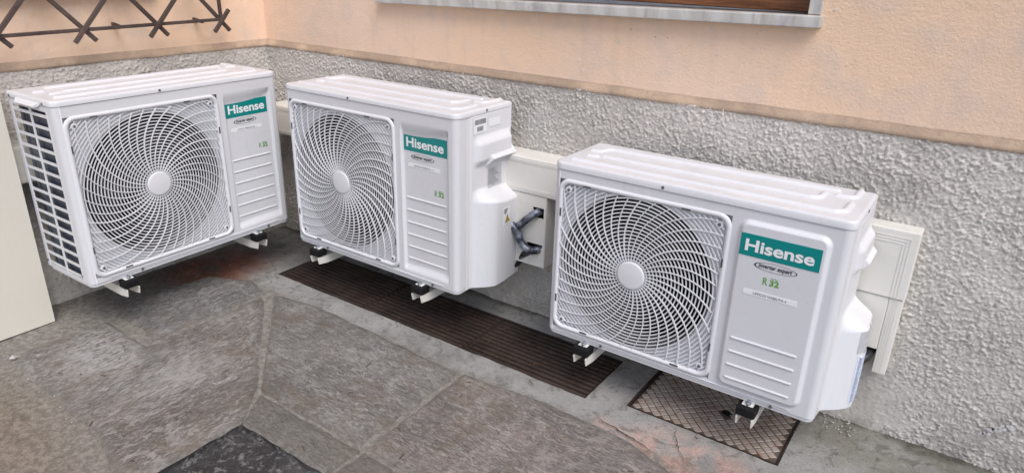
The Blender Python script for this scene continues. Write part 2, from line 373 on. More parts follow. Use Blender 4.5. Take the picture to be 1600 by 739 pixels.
def empty(name, loc, rz=0):
    o = bpy.data.objects.new(name, None); COL.objects.link(o); o.location = loc; o.rotation_euler = (0, 0, rz); o.empty_display_size = .1; return o
def tag(o, label=None, cat=None, group=None, kind=None):
    for k, v in (('label', label), ('category', cat), ('group', group), ('kind', kind)):
        if v: o[k] = v
    return o
_txt = {}
def text2d(s, size, bold=0, shear=0, space=1):
    """flat letters as (verts, faces), lower left at the origin; returns also width, height"""
    key = (s, size, bold, shear, space)
    if key in _txt: return _txt[key]
    cu = bpy.data.curves.new('t', 'FONT'); cu.body = s; cu.size = size; cu.offset = bold; cu.shear = shear; cu.space_character = space; cu.resolution_u = 4
    o = bpy.data.objects.new('t', cu); COL.objects.link(o)
    dg = bpy.context.evaluated_depsgraph_get(); me = bpy.data.meshes.new_from_object(o.evaluated_get(dg))
    V = [tuple(v.co) for v in me.vertices]; F = [tuple(p.vertices) for p in me.polygons]
    bpy.data.objects.remove(o); bpy.data.curves.remove(cu); bpy.data.meshes.remove(me)
    x0 = min(p[0] for p in V); y0 = min(p[1] for p in V); x1 = max(p[0] for p in V); y1 = max(p[1] for p in V)
    V = [(p[0]-x0, p[1]-y0) for p in V]; _txt[key] = (V, F, x1-x0, y1-y0); return _txt[key]
def lettering(name, s, size, ctr, width, mat, parent, fn, height=None, **kw):
    """letters fitted to width (and height), centred on ctr, placed by fn(a, b) -> 3-D"""
    V, F, w_, h_ = text2d(s, size, **kw); k = width/w_; ky = (height/h_) if height else k
    m = MB(); m.add([fn(ctr[0]+(a-w_/2)*k, ctr[1]+(b-h_/2)*ky) for a, b in V], F); return m.build(name, mat, parent)

# ------------------------------------------------------------------ the ground
GR = (.4445, 1.9175, -.391, -.127)          # grating pit
MH = (2.036, 2.489, -.3455, -.060)          # inspection cover pit
def axis(a, b, step, marks):
    xs = list(np.arange(a, b, step))+[b]
    xs = [x for x in xs if all(abs(x-m) > step*.4 for m in marks)]+list(marks)
    return np.array(sorted(xs))
gx = np.concatenate([axis(0, 3.4, .011, [GR[0], GR[1], MH[0], MH[1], 1.18]), np.linspace(3.6, 8, 23)])
gy = np.concatenate([np.linspace(-8, -2.2, 30), axis(-2.1, 0, .011, [GR[2], GR[3], MH[2], MH[3], -1.09])])
X, Y = np.meshgrid(gx, gy, indexing='ij')
Zc = (fbm(X*9, Y*9, 3, 4)-.5)*.006+(fbm(X*60, Y*60, 9, 3)-.5)*.0022
edge = np.minimum(np.where(X < 1.18, 9, -1.09*-1+Y), np.where(Y > -1.09, 9, 1.18-X))   # distance to the outer kerb edge
edge = np.where((X >= 1.18), Y+1.09, np.where(Y <= -1.09, 1.18-X, np.hypot(np.maximum(1.18-X, 0), np.maximum(Y+1.09, 0))))
Zc = Zc-.006*np.exp(-np.maximum(edge, 0)/.006)
Zc = np.where(edge < -1e-6, -.06, Zc)
xm = (gx[:-1]+gx[1:])/2; ym = (gy[:-1]+gy[1:])/2; XM, YM = np.meshgrid(xm, ym, indexing='ij')
inr = lambda R: (XM > R[0]) & (XM < R[1]) & (YM > R[2]) & (YM < R[3])
mask = ~inr(GR) & ~inr(MH) & ((XM < 1.18) | (YM > -1.09))
P = np.stack([X, Y, Zc], -1)
foot = link_mesh('pavement', grid_mesh('pavement', P, mask), 'concrete', smooth=True)
tag(foot, 'grey concrete footway at the foot of both walls', None, kind='structure')
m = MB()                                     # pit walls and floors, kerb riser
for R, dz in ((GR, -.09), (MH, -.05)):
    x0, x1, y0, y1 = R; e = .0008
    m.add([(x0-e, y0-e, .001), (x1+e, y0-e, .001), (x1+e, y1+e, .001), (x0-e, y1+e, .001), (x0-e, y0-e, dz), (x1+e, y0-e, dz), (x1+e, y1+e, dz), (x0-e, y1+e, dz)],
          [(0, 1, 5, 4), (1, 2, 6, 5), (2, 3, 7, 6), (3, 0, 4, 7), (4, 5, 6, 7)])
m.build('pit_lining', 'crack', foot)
m = MB(); ys = list(np.linspace(-8, -1.09, 220)); xs = list(np.linspace(1.18, 8, 220))
line = [(1.18, y) for y in ys]+[(x, -1.09) for x in xs[1:]]
for (a, b) in zip(line[:-1], line[1:]): m.add([(*a, -.003), (*b, -.003), (*b, -.07), (*a, -.07)], [(0, 1, 2, 3)])
m.build('kerb_face', 'asphalt', foot)

ax = np.concatenate([np.linspace(-40, 1.0, 20)[:-1], np.linspace(1.0, 2.6, 200), np.linspace(2.7, 40, 20)])
ay = np.concatenate([np.linspace(-40, -2.3, 20)[:-1], np.linspace(-2.3, -1.0, 160), np.linspace(-.9, 40, 20)])
X, Y = np.meshgrid(ax, ay, indexing='ij'); near = ((X > .9) & (X < 2.7) & (Y > -2.4) & (Y < -.95))
Za = -.024+near*((fbm(X*22, Y*22, 21, 5, .7)-.5)*.020)
tag(link_mesh('ground', grid_mesh('ground', np.stack([X, Y, Za], -1)), 'asphalt', smooth=True), 'dark worn asphalt below the kerb', None, kind='structure')

def slab(poly, mat, seed, along_y, relief, dz=.0035):
    rng = random.Random(seed); pts = []
    n = len(poly)
    for i in range(n):                       # uneven hand-cut edges
        a, b = Vector(poly[i]), Vector(poly[(i+1) % n]); L = (b-a).length; k = max(2, int(L/.03)); nn = Vector((-(b-a).y, (b-a).x)).normalized()
        for j in range(k):
            p = a+(b-a)*j/k
            pts.append(p+nn*((0 if j == 0 else 1)*(rng.random()-.5)*.005))
    bm = bmesh.new(); vs = [bm.verts.new((p.x, p.y, 0)) for p in pts]; bm.faces.new(vs)
    x0 = min(p.x for p in pts); x1 = max(p.x for p in pts); y0 = min(p.y for p in pts); y1 = max(p.y for p in pts)
    st = .0085
    for kx in range(1, int((x1-x0)/st)):
        bmesh.ops.bisect_plane(bm, geom=bm.verts[:]+bm.edges[:]+bm.faces[:], plane_co=(x0+kx*st, 0, 0), plane_no=(1, 0, 0))
    for ky in range(1, int((y1-y0)/st)):
        bmesh.ops.bisect_plane(bm, geom=bm.verts[:]+bm.edges[:]+bm.faces[:], plane_co=(0, y0+ky*st, 0), plane_no=(0, 1, 0))
    q = np.array([(v.co.x, v.co.y) for v in bm.verts])
    # distance to the outline
    A = np.array([(p.x, p.y) for p in pts]); B = np.roll(A, -1, 0); d = np.full(len(q), 9.)
    for a, b in zip(A, B):
        ab = b-a; tt = np.clip(((q-a)@ab)/(ab@ab), 0, 1); d = np.minimum(d, np.hypot(*(q-a-tt[:, None]*ab).T))
    s = (9, 34) if not along_y else (34, 9)
    wq = (fbm(q[:, 0]*9, q[:, 1]*9, seed+80, 3)-.5)*.10; q = q+wq[:, None]
    h = (fbm(q[:, 0]*s[0], q[:, 1]*s[1], seed+40, 4, .7)-.5)*relief*1.3+(fbm(q[:, 0]*4, q[:, 1]*4, seed+60, 2)-.5)*.004
    z = (dz+h+.003)*sstep(-.004, .02, d)-.0006*(1-sstep(0, .008, d))
    for v, zz in zip(bm.verts, z): v.co.z = float(zz)
    ed = np.exp(-d/.028)
    me = bpy.data.meshes.new('stone_slab'); bm.to_mesh(me); bm.free()
    at = me.attributes.new('edge', 'FLOAT', 'POINT'); at.data.foreach_set('value', ed.astype(np.float32))
    return link_mesh('stone_slab', me, mat, foot, smooth=True)
slab([(.590, -.522), (.81, -.484), (1.519, -.518), (1.533, -.965), (1.096, -.965)], 'slab_r', 1, False, .005)
slab([(1.536, -.510), (1.83, -.483), (2.12, -.498), (2.30, -.56), (2.46, -.96), (1.548, -.962)], 'slab_r2', 2, False, .005)
slab([(2.335, -.575), (2.95, -.52), (3.5, -.55), (3.55, -.955), (2.485, -.955)], 'slab_r', 12, False, .005)
slab([(.572, -.555), (.578, -1.03), (.30, -1.02), (.28, -1.28), (.36, -1.35), (.92, -1.365), (1.10, -1.42), (1.186, -1.35), (1.187, -1.098), (1.085, -.966)], 'slab_l', 3, True, .010)
slab([(.20, -.95), (.552, -.995), (.552, -.54), (.42, -.50), (.24, -.58)], 'slab_l2', 4, True, .010)
slab([(1.112, -.976), (1.545, -.976), (1.545, -1.096), (1.19, -1.096)], 'kerb', 5, False, .004)
slab([(1.556, -.976), (2.4, -.976), (2.4, -1.096), (1.556, -1.096)], 'kerb', 6, False, .004)
slab([(.25, -1.41), (.62, -1.44), (1.12, -1.47), (1.155, -1.9), (.3, -1.9)], 'concrete', 7, True, .003, .001)

def crack(path, wd):
    m = MB(); rng = random.Random(len(path)); pts = []
    for (a, b) in zip(path[:-1], path[1:]):
        for j in range(6):
            tt = j/6; pts.append((a[0]+(b[0]-a[0])*tt+(rng.random()-.5)*.006, a[1]+(b[1]-a[1])*tt+(rng.random()-.5)*.006))
    pts.append(path[-1]); n = len(pts)
    for i in range(n-1):
        (ax_, ay_), (bx_, by_) = pts[i], pts[i+1]; wa = wd*math.sin(math.pi*(i+.3)/n)*(.6+rng.random()*.8); wb = wd*math.sin(math.pi*(i+1.3)/n)*.9
        L = math.hypot(bx_-ax_, by_-ay_) or 1; nx, ny = -(by_-ay_)/L, (bx_-ax_)/L
        m.add([(ax_-nx*wa, ay_-ny*wa, .0062), (bx_-nx*wb, by_-ny*wb, .0062), (bx_+nx*wb, by_+ny*wb, .0062), (ax_+nx*wa, ay_+ny*wa, .0062)], [(0, 1, 2, 3)])
    m.build('crack', 'crack', foot)
crack([(1.985, -.452), (2.02, -.468), (2.06, -.470), (2.10, -.484), (2.15, -.49), (2.21, -.512)], .0022)
crack([(2.20, -.352), (2.21, -.39), (2.235, -.43), (2.25, -.46), (2.30, -.505)], .0012)

# ------------------------------------------------------------------ walls
def plinth_sheet(n_along, length, n_up, top, fn, seed, smooth_patch=None):
    a = np.linspace(0, length, n_along); z = np.linspace(-.04, top, n_up); A_, Z_ = np.meshgrid(a, z, indexing='ij')
    rj = np.random.RandomState(seed+3); lum = fbm(A_*138, Z_*138, seed, 2, .8); jit = rj.rand(*A_.shape)-.5
    pat = sstep(.35, .62, fbm(A_*14, Z_*14, seed+21, 3))
    h = (lum-.46)*.0048*(.55+.8*pat)+jit*.0030+sstep(.60, .74, lum)*.0014+(fbm(A_*6, Z_*6, seed+5, 3)-.5)*.010
    amp = np.ones_like(A_)
    if smooth_patch is not None: amp = 1-.8*smooth_patch(A_, Z_)
    h = h*amp
    return fn(A_, Z_, h)
PT, LZ = .866, .887        # top of rough-cast, top of ledge
sp = lambda a, z: sstep(.17, .08, np.hypot((a-2.60)*.8, z-.10)+(fbm(a*20, z*20, 77, 2)-.5)*.09)
Pr = plinth_sheet(1400, 3.45, 350, PT, lambda a, z, h: np.stack([a, -.016-h, z], -1), 31, sp)
wr = empty('house_wall', (1.7, 0, 0))
tag(wr, 'long peach plastered house wall with marble-silled window and grey roughcast base, on the right', 'wall')
def local(o, ob):
    ob.parent = o; ob.matrix_parent_inverse = Matrix.Translation(-Vector(o.location)) if o.rotation_euler.z == 0 else o.matrix_basis.inverted(); return ob
plr = link_mesh('roughcast_plinth', grid_mesh('roughcast_plinth', Pr), 'roughcast', smooth=True); local(wr, plr)
tail = MB().box(3.45, 8, -.016, .2, -.04, PT).build('plinth_end', 'roughcast'); local(wr, tail)
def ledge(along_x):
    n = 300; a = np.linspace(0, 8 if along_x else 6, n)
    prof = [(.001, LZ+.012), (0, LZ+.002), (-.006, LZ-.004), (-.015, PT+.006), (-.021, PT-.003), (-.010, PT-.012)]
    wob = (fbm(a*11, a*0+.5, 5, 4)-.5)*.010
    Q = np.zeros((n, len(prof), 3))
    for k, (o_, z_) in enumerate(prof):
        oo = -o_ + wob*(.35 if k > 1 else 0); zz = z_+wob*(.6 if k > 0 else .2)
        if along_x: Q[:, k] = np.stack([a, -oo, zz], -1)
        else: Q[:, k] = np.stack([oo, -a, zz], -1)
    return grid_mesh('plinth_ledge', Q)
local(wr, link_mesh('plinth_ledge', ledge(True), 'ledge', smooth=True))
WX0, WX1, WZ0, WZ1 = .80, 2.285, 1.112, 2.45
m = MB(); m.box(-.3, WX0, 0, .3, -.04, 4).box(WX1, 8, 0, .3, -.04, 4).box(WX0, WX1, 0, .3, -.04, WZ0).box(WX0, WX1, 0, .3, WZ1, 4)
local(wr, m.build('plaster', 'plaster'))
m = MB()                                          # nail plugs left in the plaster
for (x, z) in ((1.605, .953), (1.618, .925), (2.35, 1.155), (1.835, 1.085), (2.03, 1.086), (2.17, 1.088), (1.745, 1.025)):
    ob = MB().disc((x, .002, z), .003, (0, -1, 0), .004, 8).build('wall_plug', 'lime'); local(wr, ob)
ob = MB(); rng = random.Random(4)
for k in range(16):
    a = k/15; x = 2.925+a*.05+rng.uniform(-.006, .006); z = .115+a*.04+rng.uniform(-.008, .008)
    ob.add([(x+math.cos(q)*rng.uniform(.003, .007), -.0275, z+math.sin(q)*rng.uniform(.003, .007)) for q in (0, 1.2, 2.4, 3.6, 4.9)], [(0, 1, 2, 3, 4)])
local(wr, ob.build('lime_splash', 'lime'))

wl = empty('house_wall', (0, -1, 0))
tag(wl, 'short orange plastered side wall with iron-barred window, on the left', 'wall')
Pl = plinth_sheet(560, 1.75, 290, PT, lambda a, z, h: np.stack([.016+h, -a, z], -1), 57)
local(wl, link_mesh('roughcast_plinth', grid_mesh('roughcast_plinth', Pl), 'roughcast', smooth=True))
local(wl, MB().box(-.2, .016, -6, -1.75, -.04, PT).build('plinth_end', 'roughcast'))
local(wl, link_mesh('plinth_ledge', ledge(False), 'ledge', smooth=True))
m = MB(); m.box(-.3, 0, -.22, 0, -.04, 4).box(-.3, 0, -6, -1.5, -.04, 4).box(-.3, 0, -1.5, -.22, -.04, 1.10).box(-.3, 0, -1.5, -.22, 2.4, 4)
local(wl, m.build('plaster', 'plaster'))

# window in the long wall
wn = empty('window', (1.55, 0, 1.13)); tag(wn, 'shuttered window with a thick grey marble sill in the long wall', 'window')
def sheared(mb, dz=.0158, x0=2.325):              # the old sill drops slightly to the left
    mb.v = [(x, y, z+(x-x0)*dz) for x, y, z in mb.v]; return mb
local(wn, sheared(MB().box(.72, 2.325, -.034, .02, 1.1085, 1.1385)).build('sill', 'marble', bevel=.003))
local(wn, sheared(MB().box(WX0+.002, WX1-.002, .0205, .14, 1.1085, 1.136)).build('inner_sill', 'sill_top'))
local(wn, MB().box(2.285, 2.318, -.006, .10, 1.1395, WZ1+.03).build('jamb', 'marble', bevel=.003))
local(wn, MB().box(.77, .80, -.006, .10, 1.116, WZ1+.03).build('jamb', 'marble', bevel=.003))
local(wn, MB().box(.77, 2.318, -.008, .10, WZ1+.0305, WZ1+.07).build('lintel', 'marble', bevel=.003))
local(wn, MB().box(WX0+.002, WX1-.002, .102, .14, 1.137, 1.175).build('shutter_rail', 'wood', bevel=.004))
for k in range(26):
    z = 1.178+k*.049
    ob = MB().bar((WX0+.003, .12, z+.02), (WX1-.003, .12, z+.02), .012, .05, (0, .35, .94)).build('shutter_slat', 'wood', bevel=.002); local(wn, ob)

# window behind the iron bars in the side wall
wn2 = empty('window', (0, -.85, 1.1)); tag(wn2, 'window behind the iron bars in the side wall, only its sill edge showing', 'window')
local(wn2, MB().box(-.14, .045, -1.52, -.5, 1.102, 1.135).build('sill', 'wood', bevel=.003))
for k in range(25):
    ob = MB().bar((-.12, -1.498, 1.16+k*.05), (-.12, -.222, 1.16+k*.05), .012, .05, (.35, 0, .94)).build('shutter_slat', 'wood', bevel=.002); local(wn2, ob)

# wrought-iron window guard
ig = empty('window_guard', (0, -.8, .95)); tag(ig, 'rusty brown wrought iron window guard of crossed bars', 'window guard')
gxp = .085
local(ig, MB().bar((gxp, -1.62, .976), (gxp, -.262, .992), .012, .012).build('rail', 'wrought', bevel=.002))
local(ig, MB().bar((gxp, -1.62, 2.2), (gxp, -.262, 2.2), .012, .012).build('rail', 'wrought', bevel=.002))
local(ig, MB().bar((gxp, -.272, .985), (gxp, -.280, 2.22), .012, .012, (0, 1, 0)).build('end_bar', 'wrought', bevel=.002))
xs_ = [-.272+.268*-k for k in range(6)]
for k, yc in enumerate(xs_):
    for sgn in (1, -1):
        ex = .040; off = .008*sgn
        top = 1.0*1.15
        a = (gxp+off, yc-sgn*ex, .990-ex*1.12); L = 1.05
        y2 = yc+sgn*L/1.12
        if sgn == 1 and y2 > -.272: y2 = max(-.272, yc+.035)
        if y2 < -1.62: y2 = -1.62
        z2 = .990+abs(y2-yc)*1.12
        local(ig, MB().bar(a, (gxp+off, y2, z2), .015, .011, (1, 0, 0)).build('diagonal_bar', 'wrought', bevel=.002))
for yc in (-.66, -.335):
    local(ig, MB().bar((-.02, yc, .992), (gxp, yc-.02, .987), .012, .012).build('wall_stub', 'wrought', bevel=.002))

# ------------------------------------------------------------------ outdoor units
def rrect(x0, x1, y0, y1, r, n=6):
    P = []
    for cx, cy, a0 in ((x1-r, y1-r, 0), (x0+r, y1-r, 90), (x0+r, y0+r, 180), (x1-r, y0+r, 270)):
        for k in range(n+1):
            q = math.radians(a0+90*k/n); P.append((cx+r*math.cos(q), cy+r*math.sin(q)))
    return P

def lattice(cx, cz, u0, u1, h0, h1, r0, pitch, nsp, twist):
    m = MB(); ins = lambda x, z: u0 < x < u1 and h0 < z < h1
    rc = .030
    def inside(x, z):
        if not ins(x, z): return False
        dx = max(u0+rc-x, x-(u1-rc), 0); dz = max(h0+rc-z, z-(h1-rc), 0); return dx*dx+dz*dz < rc*rc
    dome = lambda r: -.006*max(0, 1-(r/.30)**2)
    rmax = max(math.hypot(u-cx, h-cz) for u in (u0, u1) for h in (h0, h1))
    k = 0; r = r0+pitch*.6
    while r < rmax:
        n = max(60, int(2*math.pi*r/.011)); wd = .00168; d0 = dome(r)+.0005; d1 = d0+.0032
        for i in range(n):
            a, b = 2*math.pi*i/n, 2*math.pi*(i+1)/n
            pa, pb = (math.cos(a), math.sin(a)), (math.cos(b), math.sin(b))
            if inside(cx+pa[0]*r, cz+pa[1]*r) and inside(cx+pb[0]*r, cz+pb[1]*r):
                V = []
                for q in (pa, pb):
                    for rr, dd in ((r-wd, d0), (r+wd, d0), (r+wd*.7, d1), (r-wd*.7, d1)): V.append((cx+q[0]*rr, dd, cz+q[1]*rr))
                m.add(V, [(0, 1, 5, 4), (1, 2, 6, 5), (2, 3, 7, 6), (3, 0, 4, 7)])
        r += pitch; k += 1
    def spoke(th0, ra, rb, wd):
        n = int((rb-ra)/.010)+2; prev = None
        for i in range(n+1):
            r = ra+(rb-ra)*i/n; th = th0-twist*(max(r-r0, 0)/.25)**1.25; x, z = cx+r*math.cos(th), cz+r*math.sin(th)
            if not inside(x, z): break
            r2 = r+.001; th2 = th0-twist*(max(r2-r0, 0)/.25)**1.25; tx, tz = cx+r2*math.cos(th2)-x, cz+r2*math.sin(th2)-z; L = math.hypot(tx, tz); nx, nz = -tz/L*wd, tx/L*wd
            d0 = dome(r)-.002; cur = [(x-nx, d0, z-nz), (x+nx, d0, z+nz), (x+nx*.8, d0+.0050, z+nz*.8), (x-nx*.8, d0+.0050, z-nz*.8)]
            if prev: m.add(prev+cur, [(0, 1, 5, 4), (1, 2, 6, 5), (2, 3, 7, 6), (3, 0, 4, 7)])
            prev = cur
    for i in range(nsp):
        th = 2*math.pi*i/nsp
        spoke(th, r0*.95, rmax, .00115 if i % 6 else .0018)
    return m

def make_unit(q):
    W, H, D, c = q['W'], q['H'], q['D'], q['c']; Hs = H-c; hb = .012
    root = empty('air_conditioner', q['loc'], q['rz'])
    u0, u1, h0, h1 = q['grille']; cx, cz = q['hub']; R = q['R']; p0, p1, pb, pt = q['panel']; rec = .011; r = .020
    # --- front panel: flat strips, recess with a round orifice, embossed right field
    m = MB(); arc = [(r-r*math.cos(math.radians(a)), r-r*math.sin(math.radians(a))) for a in range(0, 91, 10)]
    prof = [(0, .042)]+arc+[(u0, 0)]
    def strip(prof):
        n = len(prof); m.add([(a, b, hb) for a, b in prof]+[(a, b, Hs) for a, b in prof], [(i, i+1, n+i+1, n+i) for i in range(n-1)])
    strip(prof); strip([(p1, 0)]+[(W-a, b) for a, b in arc[::-1]]+[(W, .047)])
    def rect(a, b, e, f, d=0): m.add([(a, d, e), (b, d, e), (b, d, f), (a, d, f)], [(0, 1, 2, 3)])
    rect(u0, u1, hb, h0); rect(u0, u1, h1, Hs); rect(u1, p0, hb, Hs); rect(p0, p1, hb, pb); rect(p0, p1, pt, Hs)
    # recess walls
    m.add([(u0, 0, h0), (u1, 0, h0), (u1, 0, h1), (u0, 0, h1), (u0, rec, h0), (u1, rec, h0), (u1, rec, h1), (u0, rec, h1)], [(0, 4, 5, 1), (1, 5, 6, 2), (2, 6, 7, 3), (3, 7, 4, 0)])
    n = 96; C = []; Q = []
    for i in range(n):
        a = 2*math.pi*(i+.5)/n; ca, sa = math.cos(a), math.sin(a); C.append((cx+R*ca, rec, cz+R*sa))
        k = min((u1-cx)/ca if ca > 0 else (u0-cx)/ca if ca < 0 else 9, (h1-cz)/sa if sa > 0 else (h0-cz)/sa if sa < 0 else 9); Q.append([cx+k*ca, rec, cz+k*sa])
    for (a, b) in ((u0, h0), (u0, h1), (u1, h0), (u1, h1)):
        j = min(range(n), key=lambda i: math.hypot(Q[i][0]-a, Q[i][2]-b)); Q[j] = [a, rec, b]
    m.add(C+Q, [(i, (i+1) % n, n+(i+1) % n, n+i) for i in range(n)])
    fp = m.build('front_panel', 'white', root); 
    fp.data.polygons.foreach_set('use_smooth', [abs(p.normal.y) < .999 and abs(p.normal.x) > .02 and abs(p.normal.z) < .02 for p in fp.data.polygons])
    # embossed field as a relief sheet
    nu, nh = 120, 380; uu = np.linspace(p0, p1, nu); hh = np.linspace(pb, pt, nh); U, Hh = np.meshgrid(uu, hh, indexing='ij')
    if q['style'] == 'scoop':
        mid = (p0+p1)/2; ht = (U-mid)/((p1-p0)/2)
        topc = pt-.006-.050*(1-ht*.0)*np.sqrt(np.clip(1-(ht*.55+.35)**2, 0, 1))*1.05
        botc = pb+.004+.050*np.sqrt(np.clip(1-(ht*.55-.15)**2, 0, 1))*.62
        side = sstep(p0, p0+.007, U)*sstep(p1, p1-.007, U)
        e = .011*sstep(pt-.004, topc-.002, Hh)*sstep(pb+.002, botc, Hh)*side
    else:
        x = np.minimum(U-p0, p1-U); z = np.minimum(Hh-pb, pt-Hh); rc = .028
        dx, dz = np.maximum(rc-x, 0), np.maximum(rc-z, 0); d = np.where((dx > 0) & (dz > 0), rc-np.hypot(dx, dz), np.minimum(x, z))
        e = -.011*sstep(.001, .014, d)
    for hr in q['ribs']:
        a, b = q['ribx']; du = np.maximum(np.maximum(a-U, U-b), 0); dist = np.hypot(du, Hh-hr)
        e = e-.0030*sstep(.0046, .0008, dist)
    link_mesh('embossed_panel', grid_mesh('embossed_panel', np.stack([U, e, Hh], -1)), 'white', root, smooth=True)
    # --- base pan
    m = MB(); m.prism(rrect(.003, W-.003, .003, D-.002, r), lambda a, b, h: (a, b, h), 0, hb-.0012); m.build('base_pan', 'white', root, bevel=.002)
    m = MB(); m.bar((.06, -.0012, .021), (W-.06, -.0012, .021), .003, .0035); m.build('bottom_bead', 'white', root, bevel=.0012)
    # --- top cover
    ov = .0025; nu, nd = 260, 110; dd = np.linspace(-ov, D+ov, nd); rr = .024
    sgrid = np.linspace(0, 1, nu); P = np.zeros((nu, nd, 3))
    for j, d in enumerate(dd):
        e = max(0, rr-(d+ov)); ins = rr-math.sqrt(max(rr*rr-e*e, 0)); a, b = -ov+ins, W+ov-ins
        P[:, j, 0] = a+(b-a)*sgrid; P[:, j, 1] = d
    U, Dd = P[..., 0], P[..., 1]
    x = np.minimum(U+ov, W+ov-U); zf = Dd+ov; z = np.minimum(Dd+ov, D+ov-Dd); dx, dz = np.maximum(rr-x, 0), np.maximum(rr-zf, 0)
    de = np.where((dx > 0) & (dz > 0), rr-np.hypot(dx, dz), np.minimum(x, z)); de = np.clip(de, 0, 1)
    ht = H-.007*(1-np.sqrt(np.clip(1-(1-np.clip(de/.009, 0, 1))**2, 0, 1)))
    sx, sd_ = W/.802, D/.267
    lines = [[(.035, .042), (.745, .046), (.763, .062), (.765, .132)],
             [(.095, .120), (.675, .123), (.691, .135), (.693, .182)],
             [(.033, .160), (.058, .164), (.068, .200), (.085, .207), (.718, .219)],
             [(.724, .180), (.755, .180), (.763, .190), (.765, .257)], [(.052, .103), (.078, .107)]]
    rel = np.full(U.shape, 9.)
    for L in lines:
        for (a, b) in zip(L[:-1], L[1:]):
            ax_, ay_, bx_, by_ = a[0]*sx, a[1]*sd_, b[0]*sx, b[1]*sd_; vx, vy = bx_-ax_, by_-ay_
            tt = np.clip(((U-ax_)*vx+(Dd-ay_)*vy)/(vx*vx+vy*vy), 0, 1); rel = np.minimum(rel, np.hypot(U-ax_-tt*vx, Dd-ay_-tt*vy))
    ht = ht+.0068*sstep(.0095, .003, rel)
    P[..., 2] = ht
    bm = bmesh.new(); me = grid_mesh('top_cover', P); bm.from_mesh(me)
    be = [e for e in bm.edges if e.is_boundary]; ex = bmesh.ops.extrude_edge_only(bm, edges=be)
    for v in ex['geom']:
        if isinstance(v, bmesh.types.BMVert): v.co.z = Hs+.0012
    bm.to_mesh(me); bm.free(); tc = link_mesh('top_cover', me, 'white', root, smooth=True)
    m = MB(); m.disc((W*.415, -.002, Hs+c*.42), .0042, (0, -1, 0), .002, 12); m.build('screw', 'screw', tc)
    m = MB(); m.disc((W+ov, D*.52, Hs+c*.5), .0042, (1, 0, 0), .002, 12); m.build('screw', 'screw', tc)
    for dpos in (.055, D-.02):
        m = MB(); m.disc((-ov, dpos, Hs+c*.3), .0042, (-1, 0, 0), .002, 12); m.build('screw', 'screw', tc)
    m = MB(); m.add([(-ov, .075, Hs+.006), (-ov, .225, Hs+.006), (-.016, .21, Hs-.006), (-.016, .09, Hs-.006), (-ov, .075, Hs-.002), (-ov, .225, Hs-.002), (-.013, .21, Hs-.010), (-.013, .09, Hs-.010)],
        [(0, 1, 2, 3), (7, 6, 5, 4), (0, 3, 7, 4), (3, 2, 6, 7), (2, 1, 5, 6)]); m.build('drip_lip', 'plastic', tc)
    # --- louvred coil guard, left side
    cg = MB().box(-.001, .004, .0425, .050, hb, Hs-.001).box(-.001, .004, .147, .157, hb, Hs-.001).box(-.001, .004, D-.020, D-.002, hb, Hs-.001).build('coil_guard', 'white', root, bevel=.0015)
    nrow = 14; pit = (Hs-.03-.035)/nrow
    sl_me = MB().box(.0002, .0030, .0501, D-.0201, -.0046, .0046).mesh('slat')
    for k in range(nrow+1):
        o = link_mesh('slat', sl_me, 'white', cg); o.location = (0, 0, .030+k*pit)
    MB().box(.0005, .0085, .0521, D-.0221, hb, .022).build('slat', 'white', cg)
    MB().box(.0005, .0085, .0521, D-.0221, Hs-.020, Hs-.001).build('slat', 'white', cg)
    for dpos in (.047, D-.012):
        MB().disc((-.001, dpos, .035), .004, (-1, 0, 0), .002, 12).build('screw', 'screw', cg)
    MB().box(.016, .052, .155, D-.025, .016, Hs-.004).box(.05, W-.18, D-.036, D-.014, .016, Hs-.004).build('heat_exchanger', 'fins', root)
    MB().box(.0125, .020, .046, .152, .016, Hs-.004).build('dark_backing', 'navy', root)  # dark plate added behind the front column so its openings look dark
    m = MB(); n = 72                                  # orifice, dark drum and back wall
    ring = lambda rr_, d: [(cx+rr_*math.cos(2*math.pi*i/n), d, cz+rr_*math.sin(2*math.pi*i/n)) for i in range(n)]
    steps = [(R, rec), (R-.004, rec+.004), (R-.008, rec+.014), (R-.009, rec+.070)]; V = []
    for rr_, d in steps: V += ring(rr_, d)
    m.add(V, [(j*n+i, j*n+(i+1) % n, (j+1)*n+(i+1) % n, (j+1)*n+i) for j in range(len(steps)-1) for i in range(n)]); m.build('orifice_ring', 'orifice', root, smooth=True)
    m = MB(); V = ring(R-.008, rec+.0705)+ring(R+.012, rec+.071)+ring(R+.012, D-.045); m.add(V, [(j*n+i, j*n+(i+1) % n, (j+1)*n+(i+1) % n, (j+1)*n+i) for j in range(2) for i in range(n)]+[tuple(range(2*n, 3*n))])
    m.build('fan_drum', 'dark', root, smooth=False)
    # --- fan
    fan = MB().tube([(cx, .085, cz), (cx, .09, cz), (cx, .15, cz)], [.045, .058, .060], 28).build('fan', 'fan', root, smooth=False)
    for k in range(3):
        m = MB(); nr, na = 14, 16; V = []
        for i in range(nr):
            rr_ = .052+(R-.022-.052)*i/(nr-1)
            for j in range(na):
                s_ = j/(na-1); sweep = .35*(i/(nr-1))**1.5; a = 2*math.pi*k/3+.9+(s_-.5)*(1.05+.45*i/(nr-1))+sweep
                V.append((cx+rr_*math.cos(a), .150-.075*s_, cz+rr_*math.sin(a)))
        m.add(V, [(i*na+j, i*na+j+1, (i+1)*na+j+1, (i+1)*na+j) for i in range(nr-1) for j in range(na-1)])
        b = m.build('blade', 'fan', fan, smooth=True); so = b.modifiers.new('solid', 'SOLIDIFY'); so.thickness = .004
    # --- fan guard: bezel, lattice, hub cap
    g = lattice(cx, cz, u0+.010, u1-.010, h0+.010, h1-.010, .041, .0104, 38, q['twist']).build('fan_guard', 'plastic', root)
